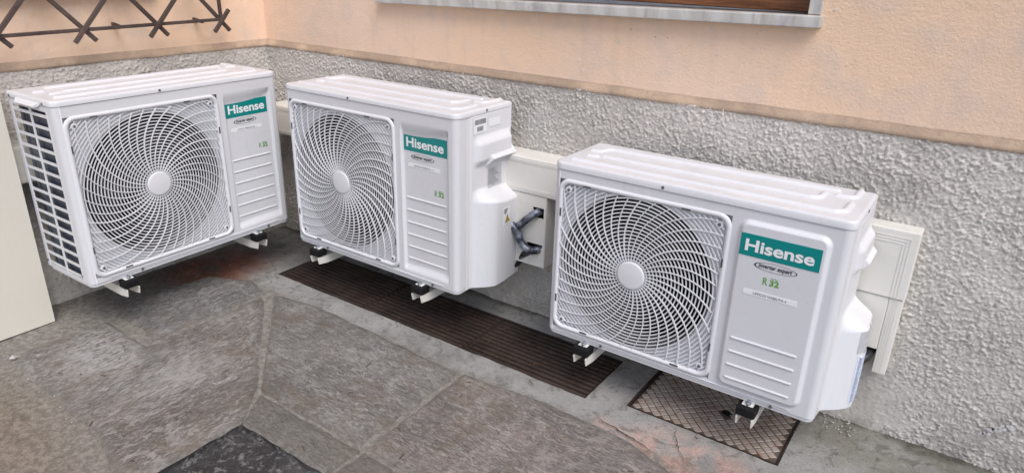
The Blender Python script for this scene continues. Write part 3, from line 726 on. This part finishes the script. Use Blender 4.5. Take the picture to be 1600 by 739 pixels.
    outer, inner, in2 = rrect(u0-.002, u1+.002, h0-.002, h1+.002, .034), rrect(u0+.006, u1-.006, h0+.006, h1-.006, .030), rrect(u0+.013, u1-.013, h0+.013, h1-.013, .025); n = len(outer)
    m = MB(); L = [(outer, .0005), (rrect(u0, u1, h0, h1, .033), -.0045), (inner, -.0052), (rrect(u0+.011, u1-.011, h0+.011, h1-.011, .026), -.003), (in2, .0102)]
    V = [(a, d, b) for P_, d in L for a, b in P_]; m.add(V, [(j*n+i, j*n+(i+1) % n, (j+1)*n+(i+1) % n, (j+1)*n+i) for j in range(len(L)-1) for i in range(n)])
    m.build('bezel', 'plastic', g, smooth=True)
    m = MB(); n = 40; V = []
    for rr_, d in ((.0, -.0105), (.036, -.0103), (.0400, -.0096), (.0418, -.0080), (.0420, .006)): V += [(cx+rr_*math.cos(2*math.pi*i/n), d, cz+rr_*math.sin(2*math.pi*i/n)) for i in range(n)]
    m.add(V, [(j*n+i, j*n+(i+1) % n, (j+1)*n+(i+1) % n, (j+1)*n+i) for j in range(4) for i in range(n)]); m.build('hub_cap', 'plastic', g, smooth=True)
    for (a, b, hor) in ((u0+.09, h1-.0085, 1), (u1-.12, h1-.0085, 1), (u0+.0085, h1-.10, 0), (u0+.0085, h0+.10, 0), (u1-.0085, h1-.13, 0), (u1-.0085, h0+.10, 0), (u0+.11, h0+.0085, 1), (u1-.1, h0+.0085, 1)):
        s1, s2 = (.012, .0022) if hor else (.0022, .012); MB().box(a-s1, a+s1, -.0058, -.001, b-s2, b+s2).build('clip_slot', 'slot', g)
    for a in (u0+.030, u1-.030):
        for b in (h0+.030, h1-.030):
            m = MB(); m.disc((a, .0105, b), .010, (0, -1, 0), .0115, 16); ob = m.build('screw_boss', 'plastic', g, bevel=.0015); MB().disc((a, -.001, b), .0045, (0, -1, 0), .0012, 12).build('screw', 'screw', g)
    # --- right side service cover (relief sheet: pocket, bulge)
    nd, nh = 150, 330; dd = np.linspace(.049, D, nd); hh = np.linspace(.004, Hs-.001, nh); Dd, Hh = np.meshgrid(dd, hh, indexing='ij')
    k = H/.619; ft, bt = q['bulge_top']
    rise = .003*sstep(.064, .074, Dd)
    bprof = q['bulge']*(sstep(.074, .150, Dd)**.55)*(1-.16*sstep(.17, D, Dd))
    top = sstep(bt, ft, Hh+.015*sstep(.1, .25, Dd))
    pocket = .016*sstep(.074, .115, Dd)*sstep(D, D-.02, Dd)*sstep(.535*k, .500*k, Hh)*sstep(.425*k, .455*k, Hh)
    off = rise+bprof*top+pocket*(1-top)
    fo = lambda d, h: W+float(np.interp(0, [0], [0]))+float(off[int(np.clip(round((d-.049)/(D-.049)*(nd-1)), 0, nd-1)), int(np.clip(round((h-.004)/(Hs-.005)*(nh-1)), 0, nh-1))])
    me = grid_mesh('side_cover', np.stack([W+off, Dd, Hh], -1)); bm = bmesh.new(); bm.from_mesh(me)
    ex = bmesh.ops.extrude_edge_only(bm, edges=[e for e in bm.edges if e.is_boundary])
    for v in ex['geom']:
        if isinstance(v, bmesh.types.BMVert): v.co.x = W-.02
    bm.to_mesh(me); bm.free(); sc = link_mesh('side_cover', me, 'plastic', root, smooth=True)
    a0, a1 = .148, D-.002; z1_, z2_, z3_ = .478*k, .450*k, .424*k; x0 = W+.006
    V = [(x0, a0-.006, z1_), (x0, a1, z1_), (W+.030, a1, z2_), (W+.030, a0+.010, z2_), (x0, a0-.004, z3_),
         (x0, a1, z1_-.008), (W+.026, a1, z2_-.006), (W+.026, a0+.013, z2_-.006), (x0, a0+.004, z1_-.010)]
    m = MB(); m.add(V, [(0, 3, 2, 1), (0, 4, 3), (3, 4, 7), (2, 3, 7, 6), (5, 6, 7, 8), (8, 7, 4)]); m.build('handle', 'plastic', sc)
    MB().box(W-.012, W-.003, .052, .056, .02, Hs-.01).build('seam', 'slot', sc)
    def side_label(name, d0, d1, z0, z1, mat, parent):
        n1, n2 = 8, 8; A_ = np.linspace(d0, d1, n1); B_ = np.linspace(z0, z1, n2); Pq = np.array([[(fo(a, b)+.0012, a, b) for b in B_] for a in A_]); return link_mesh(name, grid_mesh(name, Pq), mat, parent, smooth=True)
    if q['labels'] == 'B':
        lb = side_label('barcode_label', .080, .150, .541, .592, 'label', sc); m = MB(); rng = random.Random(3)
        x = .086
        while x < .143:
            w_ = rng.choice([.0012, .002, .003]); m.box(fo(x, .575)+.0013, fo(x, .575)+.0018, x, x+w_, .570, .586); x += w_+rng.choice([.001, .0016])
        x = .098
        while x < .128:
            w_ = rng.choice([.0015, .003, .005]); m.box(fo(x, .555)+.0013, fo(x, .555)+.0018, x, x+w_, .548, .563); x += w_+.0015
        m.build('barcode', 'ink_grey', lb)
        side_label('blank_label', .158, .222, .553, .580, 'label', sc)
        lb = side_label('rating_label', .158, .236, .345, .415, 'label_grey', sc); m = MB()
        for i in range(9): z = .351+i*.0068; m.box(fo(.2, z)+.0014, fo(.2, z)+.0019, .162, .196+.03*((i*7) % 4)/4, z, z+.0022)
        m.build('print_lines', 'ink_grey', lb)
        d0, z0 = .172, .243
        lb = side_label('warning_label', d0, d0+.045, z0-.025, z0+.038, 'label', sc)
        mk = lambda s_, e: [(fo(d0+.026+a*s_, z0-.004)+e, d0+.026+a*s_, z0-.004+b*s_) for a, b in ((-1, -.8), (1, -.8), (0, .95))]
        MB().add(mk(.0155, .0030), [(0, 1, 2)]).build('warning_border', 'ink', lb); MB().add(mk(.0125, .0038), [(0, 1, 2)]).build('warning_triangle', 'yellow', lb)
        bolt = [(.001, .007), (-.004, -.001), (0, -.001), (-.002, -.009), (.004, .001), (.0005, .001)]
        MB().add([(fo(d0+.026, z0)+.0046, d0+.026+a, z0-.006+b) for a, b in bolt], [tuple(range(6))]).build('warning_bolt', 'ink', lb)
        m = MB()
        for i in range(3): m.box(fo(d0+.01, z0)+.0022, fo(d0+.01, z0)+.0036, d0+.006, d0+.018+.004*i, z0+.018+i*.006, z0+.021+i*.006)
        m.build('print_lines', 'ink_grey', lb)
    else:
        side_label('clear_label', .118, .190, .172, .235, 'label_grey', sc)
        lb = side_label('text_label', .124, .190, .020, .168, 'label_blue', sc); m = MB()
        for i in range(22):
            z = .026+i*.0063
            for (a, b) in ((.128, .144), (.148, .164), (.168, .184)): m.box(fo(a, z)+.0012, fo(b, z)+.0022, a, b-.006*((i*5+int(a*1e3)) % 3)/3, z, z+.003)
        m.build('print_lines', 'ink_blue', lb)
    # --- stickers on the embossed field
    e0 = q['face']
    s0, s1, t0, t1 = q['sticker']; face = lambda e: (lambda a, b: (a, e, b))
    MB().box(s0, s1, e0-.0010, e0+.001, t0, t1).build('brand_sticker', 'teal', root, bevel=.0004)
    bs = root.children[-1]
    lettering('lettering', 'Hisense', .1, ((s0+s1)/2, (t0+t1)/2), (s1-s0)*.86, 'teal_edge', bs, face(e0-.0018), height=(t1-t0)*.55, bold=.0028)
    ox, oz, ow, oh = q['oval']
    m = MB(); n = 64; V = []; F = []
    for i in range(n):
        a = 2*math.pi*i/n; th = .0011+.0018*max(0, -math.cos(a))**4 + .0010*max(0, math.cos(a))**6
        gap = .0 if not (.30 < (a/(2*math.pi)) < .40) else 0
        for rr_ in (1, 0): V.append((ox+(ow/2-(0 if rr_ else th*1.3))*math.cos(a), e0-.0008, oz+(oh/2-(0 if rr_ else th*.7))*math.sin(a)))
    m.add(V, [(2*i, 2*((i+1) % n), 2*((i+1) % n)+1, 2*i+1) for i in range(n)]); ovl = m.build('slogan_oval', 'ink', root)
    lettering('lettering', 'inverter expert', .1, (ox, oz), ow*.78, 'ink', ovl, face(e0-.0016), height=oh*.62, bold=.0022, shear=.22)
    rx, rz_ = q['r32']
    rm = lettering('refrigerant_mark', 'R', .1, (rx-.0125, rz_), .0115, 'green', root, face(e0-.0008), height=.0195, bold=.001)
    lettering('digits', '32', .1, (rx+.0095, rz_-.001), .0235, 'green', rm, face(e0-.0008), height=.0165, bold=.0036)
    m = MB(); n = 10; V = [(rx+.008+(i/(n-1)-.5)*.018, e0-.0009, rz_+.0095+.0022*math.sin(i*1.5)+k*.0018) for i in range(n) for k in (0, 1)]
    m.add(V, [(2*i, 2*i+2, 2*i+3, 2*i+1) for i in range(n-1)]); m.build('wave_mark', 'green', rm)
    l0, l1, lz, lh = q['plate']; pm = MB().box(l0, l1, e0-.0007, e0+.0005, lz-lh/2, lz+lh/2).build('name_label', 'label', root)
    lettering('lettering', q['text'], .1, ((l0+l1)/2, lz), (l1-l0)*.62, 'ink_grey', pm, face(e0-.0013), height=lh*.5, bold=.001)
    # --- front feet
    for fu in q['feet']:
        ft_ = MB().box(fu-.015, fu+.015, -.013, .02, -.0035, -.0003).build('foot', 'bracket', root, bevel=.001)
        MB().tube([(fu, -.006, -.0034), (fu, -.006, .0035)], .0085, 6).tube([(fu, -.006, .003), (fu, -.006, .0095)], .0045, 10).build('bolt', 'bolt', ft_)
        MB().disc((fu+.055, -.001, .012), .0045, (0, -1, 0), .003, 10).build('screw', 'screw', root)
    return root

AB = dict(W=.812, H=.619, D=.289, c=.0188, grille=(.020, .547, .030, .566), hub=(.281, .297), R=.243, panel=(.572, .778, .030, .570), style='scoop', twist=.66,
          ribs=[.304-.0446*k for k in range(6)], ribx=(.588, .757), face=.011, sticker=(.578, .764, .468, .527), oval=(.660, .450, .100, .021), r32=(.728, .342), plate=(.596, .733, .420, .013),
          feet=(.118, .648), bulge=.056, bulge_top=(.308, .358), labels='B')
CC = dict(W=.802, H=.5548, D=.267, c=.0225, grille=(.020, .523, .028, .506), hub=(.268, .270), R=.228, panel=(.542, .765, .028, .510), style='raised', twist=.66,
          ribs=[.182-.0402*k for k in range(4)], ribx=(.570, .731), face=-.011, sticker=(.554, .746, .417, .475), oval=(.648, .399, .104, .023), r32=(.642, .361), plate=(.580, .712, .322, .014),
          feet=(.136, .640), bulge=.062, bulge_top=(.234, .286), labels='C')
uA = make_unit(dict(AB, loc=(.4434, -1.106, .207), rz=math.radians(90.97), text='UFFICIO PRESIDENZA 1'))
uB = make_unit(dict(AB, loc=(.5944, -.3852, .191), rz=0, text='UFFICIO VIABILITA 1 2'))
uC = make_unit(dict(CC, loc=(1.7496, -.3612, .1694), rz=0, text='UFFICIO VIABILITA 4'))
G = 'outdoor units hung along the walls'
tag(uA, 'white outdoor air conditioner unit on the short side wall, louvred end showing', 'air conditioner', G)
tag(uB, 'middle white outdoor air conditioner unit, with barcode and yellow warning labels on its side', 'air conditioner', G)
tag(uC, 'nearest white outdoor air conditioner unit, smooth raised panel with four ribs, over the checkered cover', 'air conditioner', G)

# ------------------------------------------------------------------ wall brackets under the units
def bracket(base, rz, reach, z, label):
    """origin at the wall foot of the arm; local -y points away from the wall"""
    b = empty('wall_bracket', base, rz); tag(b, label, 'bracket', 'brackets carrying the outdoor units')
    hw = .022; fy = -reach
    m = MB(); t_ = .003
    m.box(-hw, hw, fy+.012, -.02, z-t_, z)
    for s in (-1, 1):
        x0, x1 = sorted((s*hw, s*(hw-t_)))
        poly = [(-.02, z-.0005), (-.02, z-.036), (fy+.05, z-.036), (fy+.006, z-.030), (fy, z-.005), (fy+.010, z-.0005)]
        m.prism(poly, lambda a, c_, h: (h, a, c_), x0, x1)
    m.build('arm', 'bracket', b)
    m = MB().box(-.022, .022, -.022, -.017, z-.07, z+.16); m.build('wall_plate', 'bracket', b, bevel=.0015)
    m = MB(); yc = fy+.022; m.prism(rrect(-.026, .026, yc-.022, yc+.024, .006, 3), lambda a, c_, h: (a, c_, h), z+.0005, z+.0265); pad = m.build('rubber_pad', 'rubber', b, bevel=.003)
    m = MB(); m.disc((0, yc-.0225, z+.013), .006, (0, -1, 0), .001, 12); m.build('pad_boss', 'rubber', pad)
    return b
def arm_top(zunit): return zunit-.0305
for u, yw, lab in ((.118, 0, 'white bracket arm with black rubber pad under the fan end of the middle unit'), (.648, 0, 'white bracket arm with black rubber pad under the badge end of the middle unit')):
    bracket((.5944+u, 0, 0), 0, .3852+.028, arm_top(.191), lab)
for u, lab in ((.136, 'white bracket arm with black rubber pad under the nearest unit, over the dark grating'), (.640, 'white bracket arm with black rubber pad over the checkered cover')):
    bracket((1.7496+u, 0, 0), 0, .3612+.028, arm_top(.1694), lab)
for u, lab in ((.118, 'white bracket arm with black pad under the louvred end of the left unit'), (.648, 'white bracket arm with black pad at the corner end of the left unit')):
    bracket((0, -1.106+u, 0), math.radians(90), .4434+.028-u*.0169, arm_top(.207), lab)

# ------------------------------------------------------------------ trunking
TR = 'cream cable trunking on the walls'
def grooves(parent, fn, spans):
    pass
tk = empty('wall_trunking', (.9, -.06, .507)); tag(tk, 'long cream trunking run behind the middle unit along the long wall', 'trunking', TR)
local(tk, MB().box(.1215, .92, -.12, -.018, .507, .634).build('cover', 'cream', bevel=.005))
local(tk, MB().box(.9215, 1.80, -.12, -.018, .507, .634).build('cover', 'cream', bevel=.005))
for z in (.520, .526, .615, .621): local(tk, MB().box(.125, 1.79, -.1212, -.119, z-.0012, z+.0012).build('rib', 'cream'))
tk2 = empty('wall_trunking', (.06, -.6, .507)); tag(tk2, 'cream trunking run behind the left unit on the side wall', 'trunking', TR)
local(tk2, MB().box(.018, .12, -1.13, -.1215, .507, .634).build('cover', 'cream', bevel=.005))
for z in (.520, .621): local(tk2, MB().box(.119, .1212, -1.12, -.13, z-.0012, z+.0012).build('rib', 'cream'))

bx = empty('pipe_box', (1.49, -.06, .246)); tag(bx, 'cream pipe box with cut-outs for wrapped pipes beside the middle unit', 'pipe box', TR)
yb = -.116; x0, x1, z0, z1 = 1.40, 1.575, .246, .5062
poly_cells = MB()
def plate(a, b, e, f): poly_cells.box(a, b, yb, yb+.003, e, f)
# front plate with a square notch and a slanted notch
plate(x0, x1, .465, z1); plate(x0, 1.524, .428, .4648); plate(1.568, x1, .428, .4648); plate(x0, x1, .330, .4278)
poly_cells.prism([(1.471, z0), (x1, z0), (x1, .3298), (1.569, .3298), (1.566, .319)], lambda a, c_, h: (a, h, c_), yb, yb+.003)
poly_cells.prism([(x0, z0), (1.4705, z0), (1.47, .26), (1.506, .3298), (x0, .3298)], lambda a, c_, h: (a, h, c_), yb, yb+.003)
local(bx, poly_cells.build('front_plate', 'cream'))
local(bx, MB().box(x1+.0003, x1+.003, yb, -.018, z0, z1).build('side_plate', 'cream', bevel=.001))
local(bx, MB().box(x0-.003, x0-.0003, yb, -.018, z0, z1).build('side_plate', 'cream', bevel=.001))
local(bx, MB().box(x0, x1, yb+.0033, -.018, z0, z0+.003).build('bottom_plate', 'cream'))
local(bx, MB().box(x0, x1, -.032, -.018, z0+.004, z1).build('back_plate', 'dark'))

def pipe(name, path, r, label, seedp, mat='foil', grp='wrapped pipes of the middle unit'):
    pts = []; P = [Vector(p) for p in path]
    for i in range(len(P)-1):
        a, b, c_, d = P[max(i-1, 0)], P[i], P[i+1], P[min(i+2, len(P)-1)]
        for k in range(10):
            t_ = k/10; pts.append(.5*((2*b)+(c_-a)*t_+(2*a-5*b+4*c_-d)*t_*t_+(3*b-a-3*c_+d)*t_**3))
    pts.append(P[-1]); rng = random.Random(seedp)
    o = MB().tube(pts, [r*(1+rng.uniform(-.06, .06)+(.09 if i % 2 else -.07)) for i, _ in enumerate(pts)], 14).build(name, mat, None, smooth=True)
    return tag(o, label, 'pipe', grp)
pipe('wrapped_pipe', [(1.36, -.125, .372), (1.42, -.130, .372), (1.477, -.135, .388), (1.512, -.138, .421), (1.540, -.130, .446), (1.549, -.095, .449), (1.55, -.045, .449)], .0130, 'grey foil wrapped pipe entering the square notch of the pipe box', 1)
pipe('wrapped_pipe', [(1.37, -.150, .405), (1.43, -.145, .400), (1.472, -.140, .372), (1.493, -.138, .333), (1.524, -.134, .309), (1.552, -.105, .308), (1.556, -.045, .310)], .0138, 'grey foil wrapped pipe bending low into the slanted notch of the pipe box', 2)
pipe('drain_elbow', [(1.385, -.135, .225), (1.430, -.128, .222), (1.452, -.110, .226), (1.46, -.07, .240)], .0115, 'small dark drain pipe at the back foot of the middle unit', 3, 'fan')

tk3 = empty('wall_trunking', (2.6, -.05, .445)); tag(tk3, 'cream fluted trunking elbow on the wall right of the nearest unit', 'trunking', TR)
local(tk3, MB().box(2.30, 2.670, -.078, -.018, .4445, .636).build('cover', 'cream', bevel=.004))
for k, o_ in enumerate((.018, .026, .034)):
    local(tk3, MB().box(2.31, 2.669-o_, -.0792, -.077, .634-o_-.0012, .634-o_+.0012).build('rib', 'cream'))
    local(tk3, MB().box(2.669-o_-.0012, 2.669-o_+.0012, -.0792, -.077, .447, .634-o_).build('rib', 'cream'))
tk4 = empty('wall_trunking', (2.6, -.05, .214)); tag(tk4, 'cream vertical trunking drop below the fluted elbow, right of the nearest unit', 'trunking', TR)
local(tk4, MB().box(2.634, 2.668, -.074, -.018, .214, .4432).box(2.50, 2.6338, -.074, -.018, .285, .4432).build('cover', 'cream', bevel=.003))
for o_ in (.012, .018, .024): local(tk4, MB().box(2.668-o_-.001, 2.668-o_+.001, -.0752, -.073, .216, .442).build('rib', 'cream'))
pipe('drain_elbow', [(2.55, -.150, .255), (2.592, -.120, .250), (2.615, -.085, .262), (2.62, -.04, .27)], .012, 'black pipe stub between the nearest unit and the trunking drop', 5, 'fan', None)

pb_ = empty('pipe_cover', (.08, -1.4, 0)); tag(pb_, 'tall plain cream cover board standing at the left edge, beside the left unit', 'cover board')
local(pb_, MB().box(.152, .157, -1.75, -1.133, .004, .86).build('front_board', 'cream_board', bevel=.0015))
local(pb_, MB().box(.03, .1518, -1.138, -1.133, .004, .86).build('side_board', 'cream_board', bevel=.001))
local(pb_, MB().box(.03, .1518, -1.75, -1.745, .004, .86).build('side_board', 'cream_board', bevel=.001))
local(pb_, MB().box(.03, .157, -1.75, -1.133, .8602, .866).build('top_board', 'cream_board', bevel=.001))

# ------------------------------------------------------------------ gratings
gl = (GR[1]-GR[0])/3; nb = 11; pitch = (GR[3]-GR[2]-.012)/nb
prof = [(-.0055, -.022), (-.0078, -.007), (-.0066, -.001), (-.0030, .0026), (.0030, .0026), (.0066, -.001), (.0078, -.007), (.0055, -.022)]
bar_me = MB().prism(prof, lambda a, c_, h: (h, a, c_), .008, gl-.008).mesh('bar')
for k, lab in enumerate(('dark rusty drain grating panel at the corner end of the row', 'dark rusty drain grating panel in the middle of the row', 'dark rusty drain grating panel beside the checkered cover')):
    g = empty('drain_grating', (GR[0]+k*gl, GR[2], -.004)); tag(g, lab, 'grating', 'drain gratings below the units')
    for j in range(nb):
        o = link_mesh('bar', bar_me, 'grate', g); o.location = (0, .006+(j+.5)*pitch, random.uniform(-.0012, .0006)); o.rotation_euler = (random.uniform(-.05, .05), 0, 0)
    MB().box(.0015, .0078, .003, GR[3]-GR[2]-.003, -.026, -.001).build('end_bar', 'grate', g, bevel=.001)
    MB().box(gl-.0078, gl-.0015, .003, GR[3]-GR[2]-.003, -.026, -.001).build('end_bar', 'grate', g, bevel=.001)
    MB().box(.008, gl-.008, .001, .0045, -.024, .001).build('side_bar', 'grate', g, bevel=.001)
    MB().box(.008, gl-.008, GR[3]-GR[2]-.0045, GR[3]-GR[2]-.001, -.024, .001).build('side_bar', 'grate', g, bevel=.001)

# ------------------------------------------------------------------ inspection cover
cvx, cvy = MH[1]-MH[0], MH[3]-MH[2]
cv = empty('inspection_cover', (MH[0], MH[2], -.006)); tag(cv, 'weathered rectangular iron inspection cover with a raised diamond grid', 'inspection cover')
MB().box(.009, cvx-.009, .009, cvy-.009, -.02, .0).build('plate', 'cover_gap', cv)
MB().box(.0015, cvx-.0015, .0015, .006, -.02, .006).box(.0015, cvx-.0015, cvy-.006, cvy-.0015, -.02, .006).box(.0015, .006, .0061, cvy-.0061, -.02, .006).box(cvx-.006, cvx-.0015, .0061, cvy-.0061, -.02, .006).build('frame', 'grate', cv)
s = .0141
dia = MB(); s2 = s*.86; dia.add([(-s, 0, 0), (0, -s, 0), (s, 0, 0), (0, s, 0), (-s2, 0, .0022), (0, -s2, .0022), (s2, 0, .0022), (0, s2, .0022)], [(4, 5, 6, 7), (0, 1, 5, 4), (1, 2, 6, 5), (2, 3, 7, 6), (3, 0, 4, 7)])
dia_me = dia.mesh('raised_diamond'); dp = .0322; cnt = 0
for row in range(int(cvy/(dp/2))):
    for col_ in range(int(cvx/dp)+1):
        x = .024+col_*dp+(dp/2 if row % 2 else 0); y = .024+row*dp/2
        if x > cvx-.022 or y > cvy-.022: continue
        if math.hypot(x-.262, y-.150) < .016: continue
        if cnt >= 298: continue
        o = link_mesh('raised_diamond', dia_me, 'cover', cv); o.location = (x, y, -.0002+random.uniform(-.0006, .0004)); o.rotation_euler = (random.uniform(-.04, .04), random.uniform(-.04, .04), random.uniform(-.05, .05)); cnt += 1
print('diamonds', cnt)
lf = MB(); rng = random.Random(11)
for k in range(7):
    a = k*.9; cx_, cy_ = .262+.012*math.cos(a)*rng.random(), .150+.010*math.sin(a)*rng.random()
    V = [(cx_+rng.uniform(.005, .013)*math.cos(q), cy_+rng.uniform(.004, .011)*math.sin(q), .0045+rng.uniform(0, .003)) for q in np.linspace(0, 5.5, 8)]; lf.add(V, [tuple(range(8))])
lo = lf.build('leaf_clump', 'rubber'); lo.location = (MH[0], MH[2], -.006); bpy.context.view_layer.update()
tag(lo, 'black rotten leaf clump on the checkered cover', 'leaf')

# ------------------------------------------------------------------ small litter
rng = random.Random(21); m = MB()
def chunk(m, x, y, z, r_):
    V = []
    for (a, b, c_) in ((1, 0, 0), (-1, 0, 0), (0, 1, 0), (0, -1, 0), (0, 0, 1), (0, 0, -.6)):
        k = r_*rng.uniform(.6, 1.25); V.append((x+a*k*1.2, y+b*k, z+c_*k*.7))
    m.add(V, [(0, 2, 4), (2, 1, 4), (1, 3, 4), (3, 0, 4), (2, 0, 5), (1, 2, 5), (3, 1, 5), (0, 3, 5)])
for _ in range(90):
    x, y = rng.uniform(.2, 2.9), rng.uniform(-1.45, -.02)
    if x > 1.18 and y < -1.08: continue
    if GR[0]-.01 < x < GR[1]+.01 and GR[2]-.01 < y < GR[3]+.01 and rng.random() < .8: continue
    chunk(m, x, y, .008, rng.uniform(.0012, .0035))
for _ in range(60): chunk(m, rng.uniform(1.2, 2.1), rng.uniform(-1.5, -1.12), -.03, rng.uniform(.001, .0035))
for _ in range(60): chunk(m, 2.50+rng.random()*.13, -.022-rng.random()**2*.08, .004, rng.uniform(.0012, .0035))
tag(m.build('grit', 'pebble'), 'loose pale grit scattered over the paving', None, kind='stuff')
m = MB()
for _ in range(70):
    x, y = rng.uniform(.35, 2.7), rng.uniform(-1.45, -.06)
    if x > 1.18 and y < -1.08: continue
    z = .009; a = rng.uniform(0, 6.3); l_, w_ = rng.uniform(.004, .013), rng.uniform(.0012, .0035)
    m.bar((x-l_*math.cos(a), y-l_*math.sin(a), z), (x+l_*math.cos(a), y+l_*math.sin(a), z+rng.uniform(0, .004)), w_, .001)
tag(m.build('leaf_bits', 'leaf'), 'tiny dead leaf bits and twigs on the paving', None, kind='stuff')
m = MB(); chunk(m, .318, -1.332, .012, .013); tag(m.build('pebble', 'pebble'), 'white pebble on the ground below the cream cover board', 'pebble')
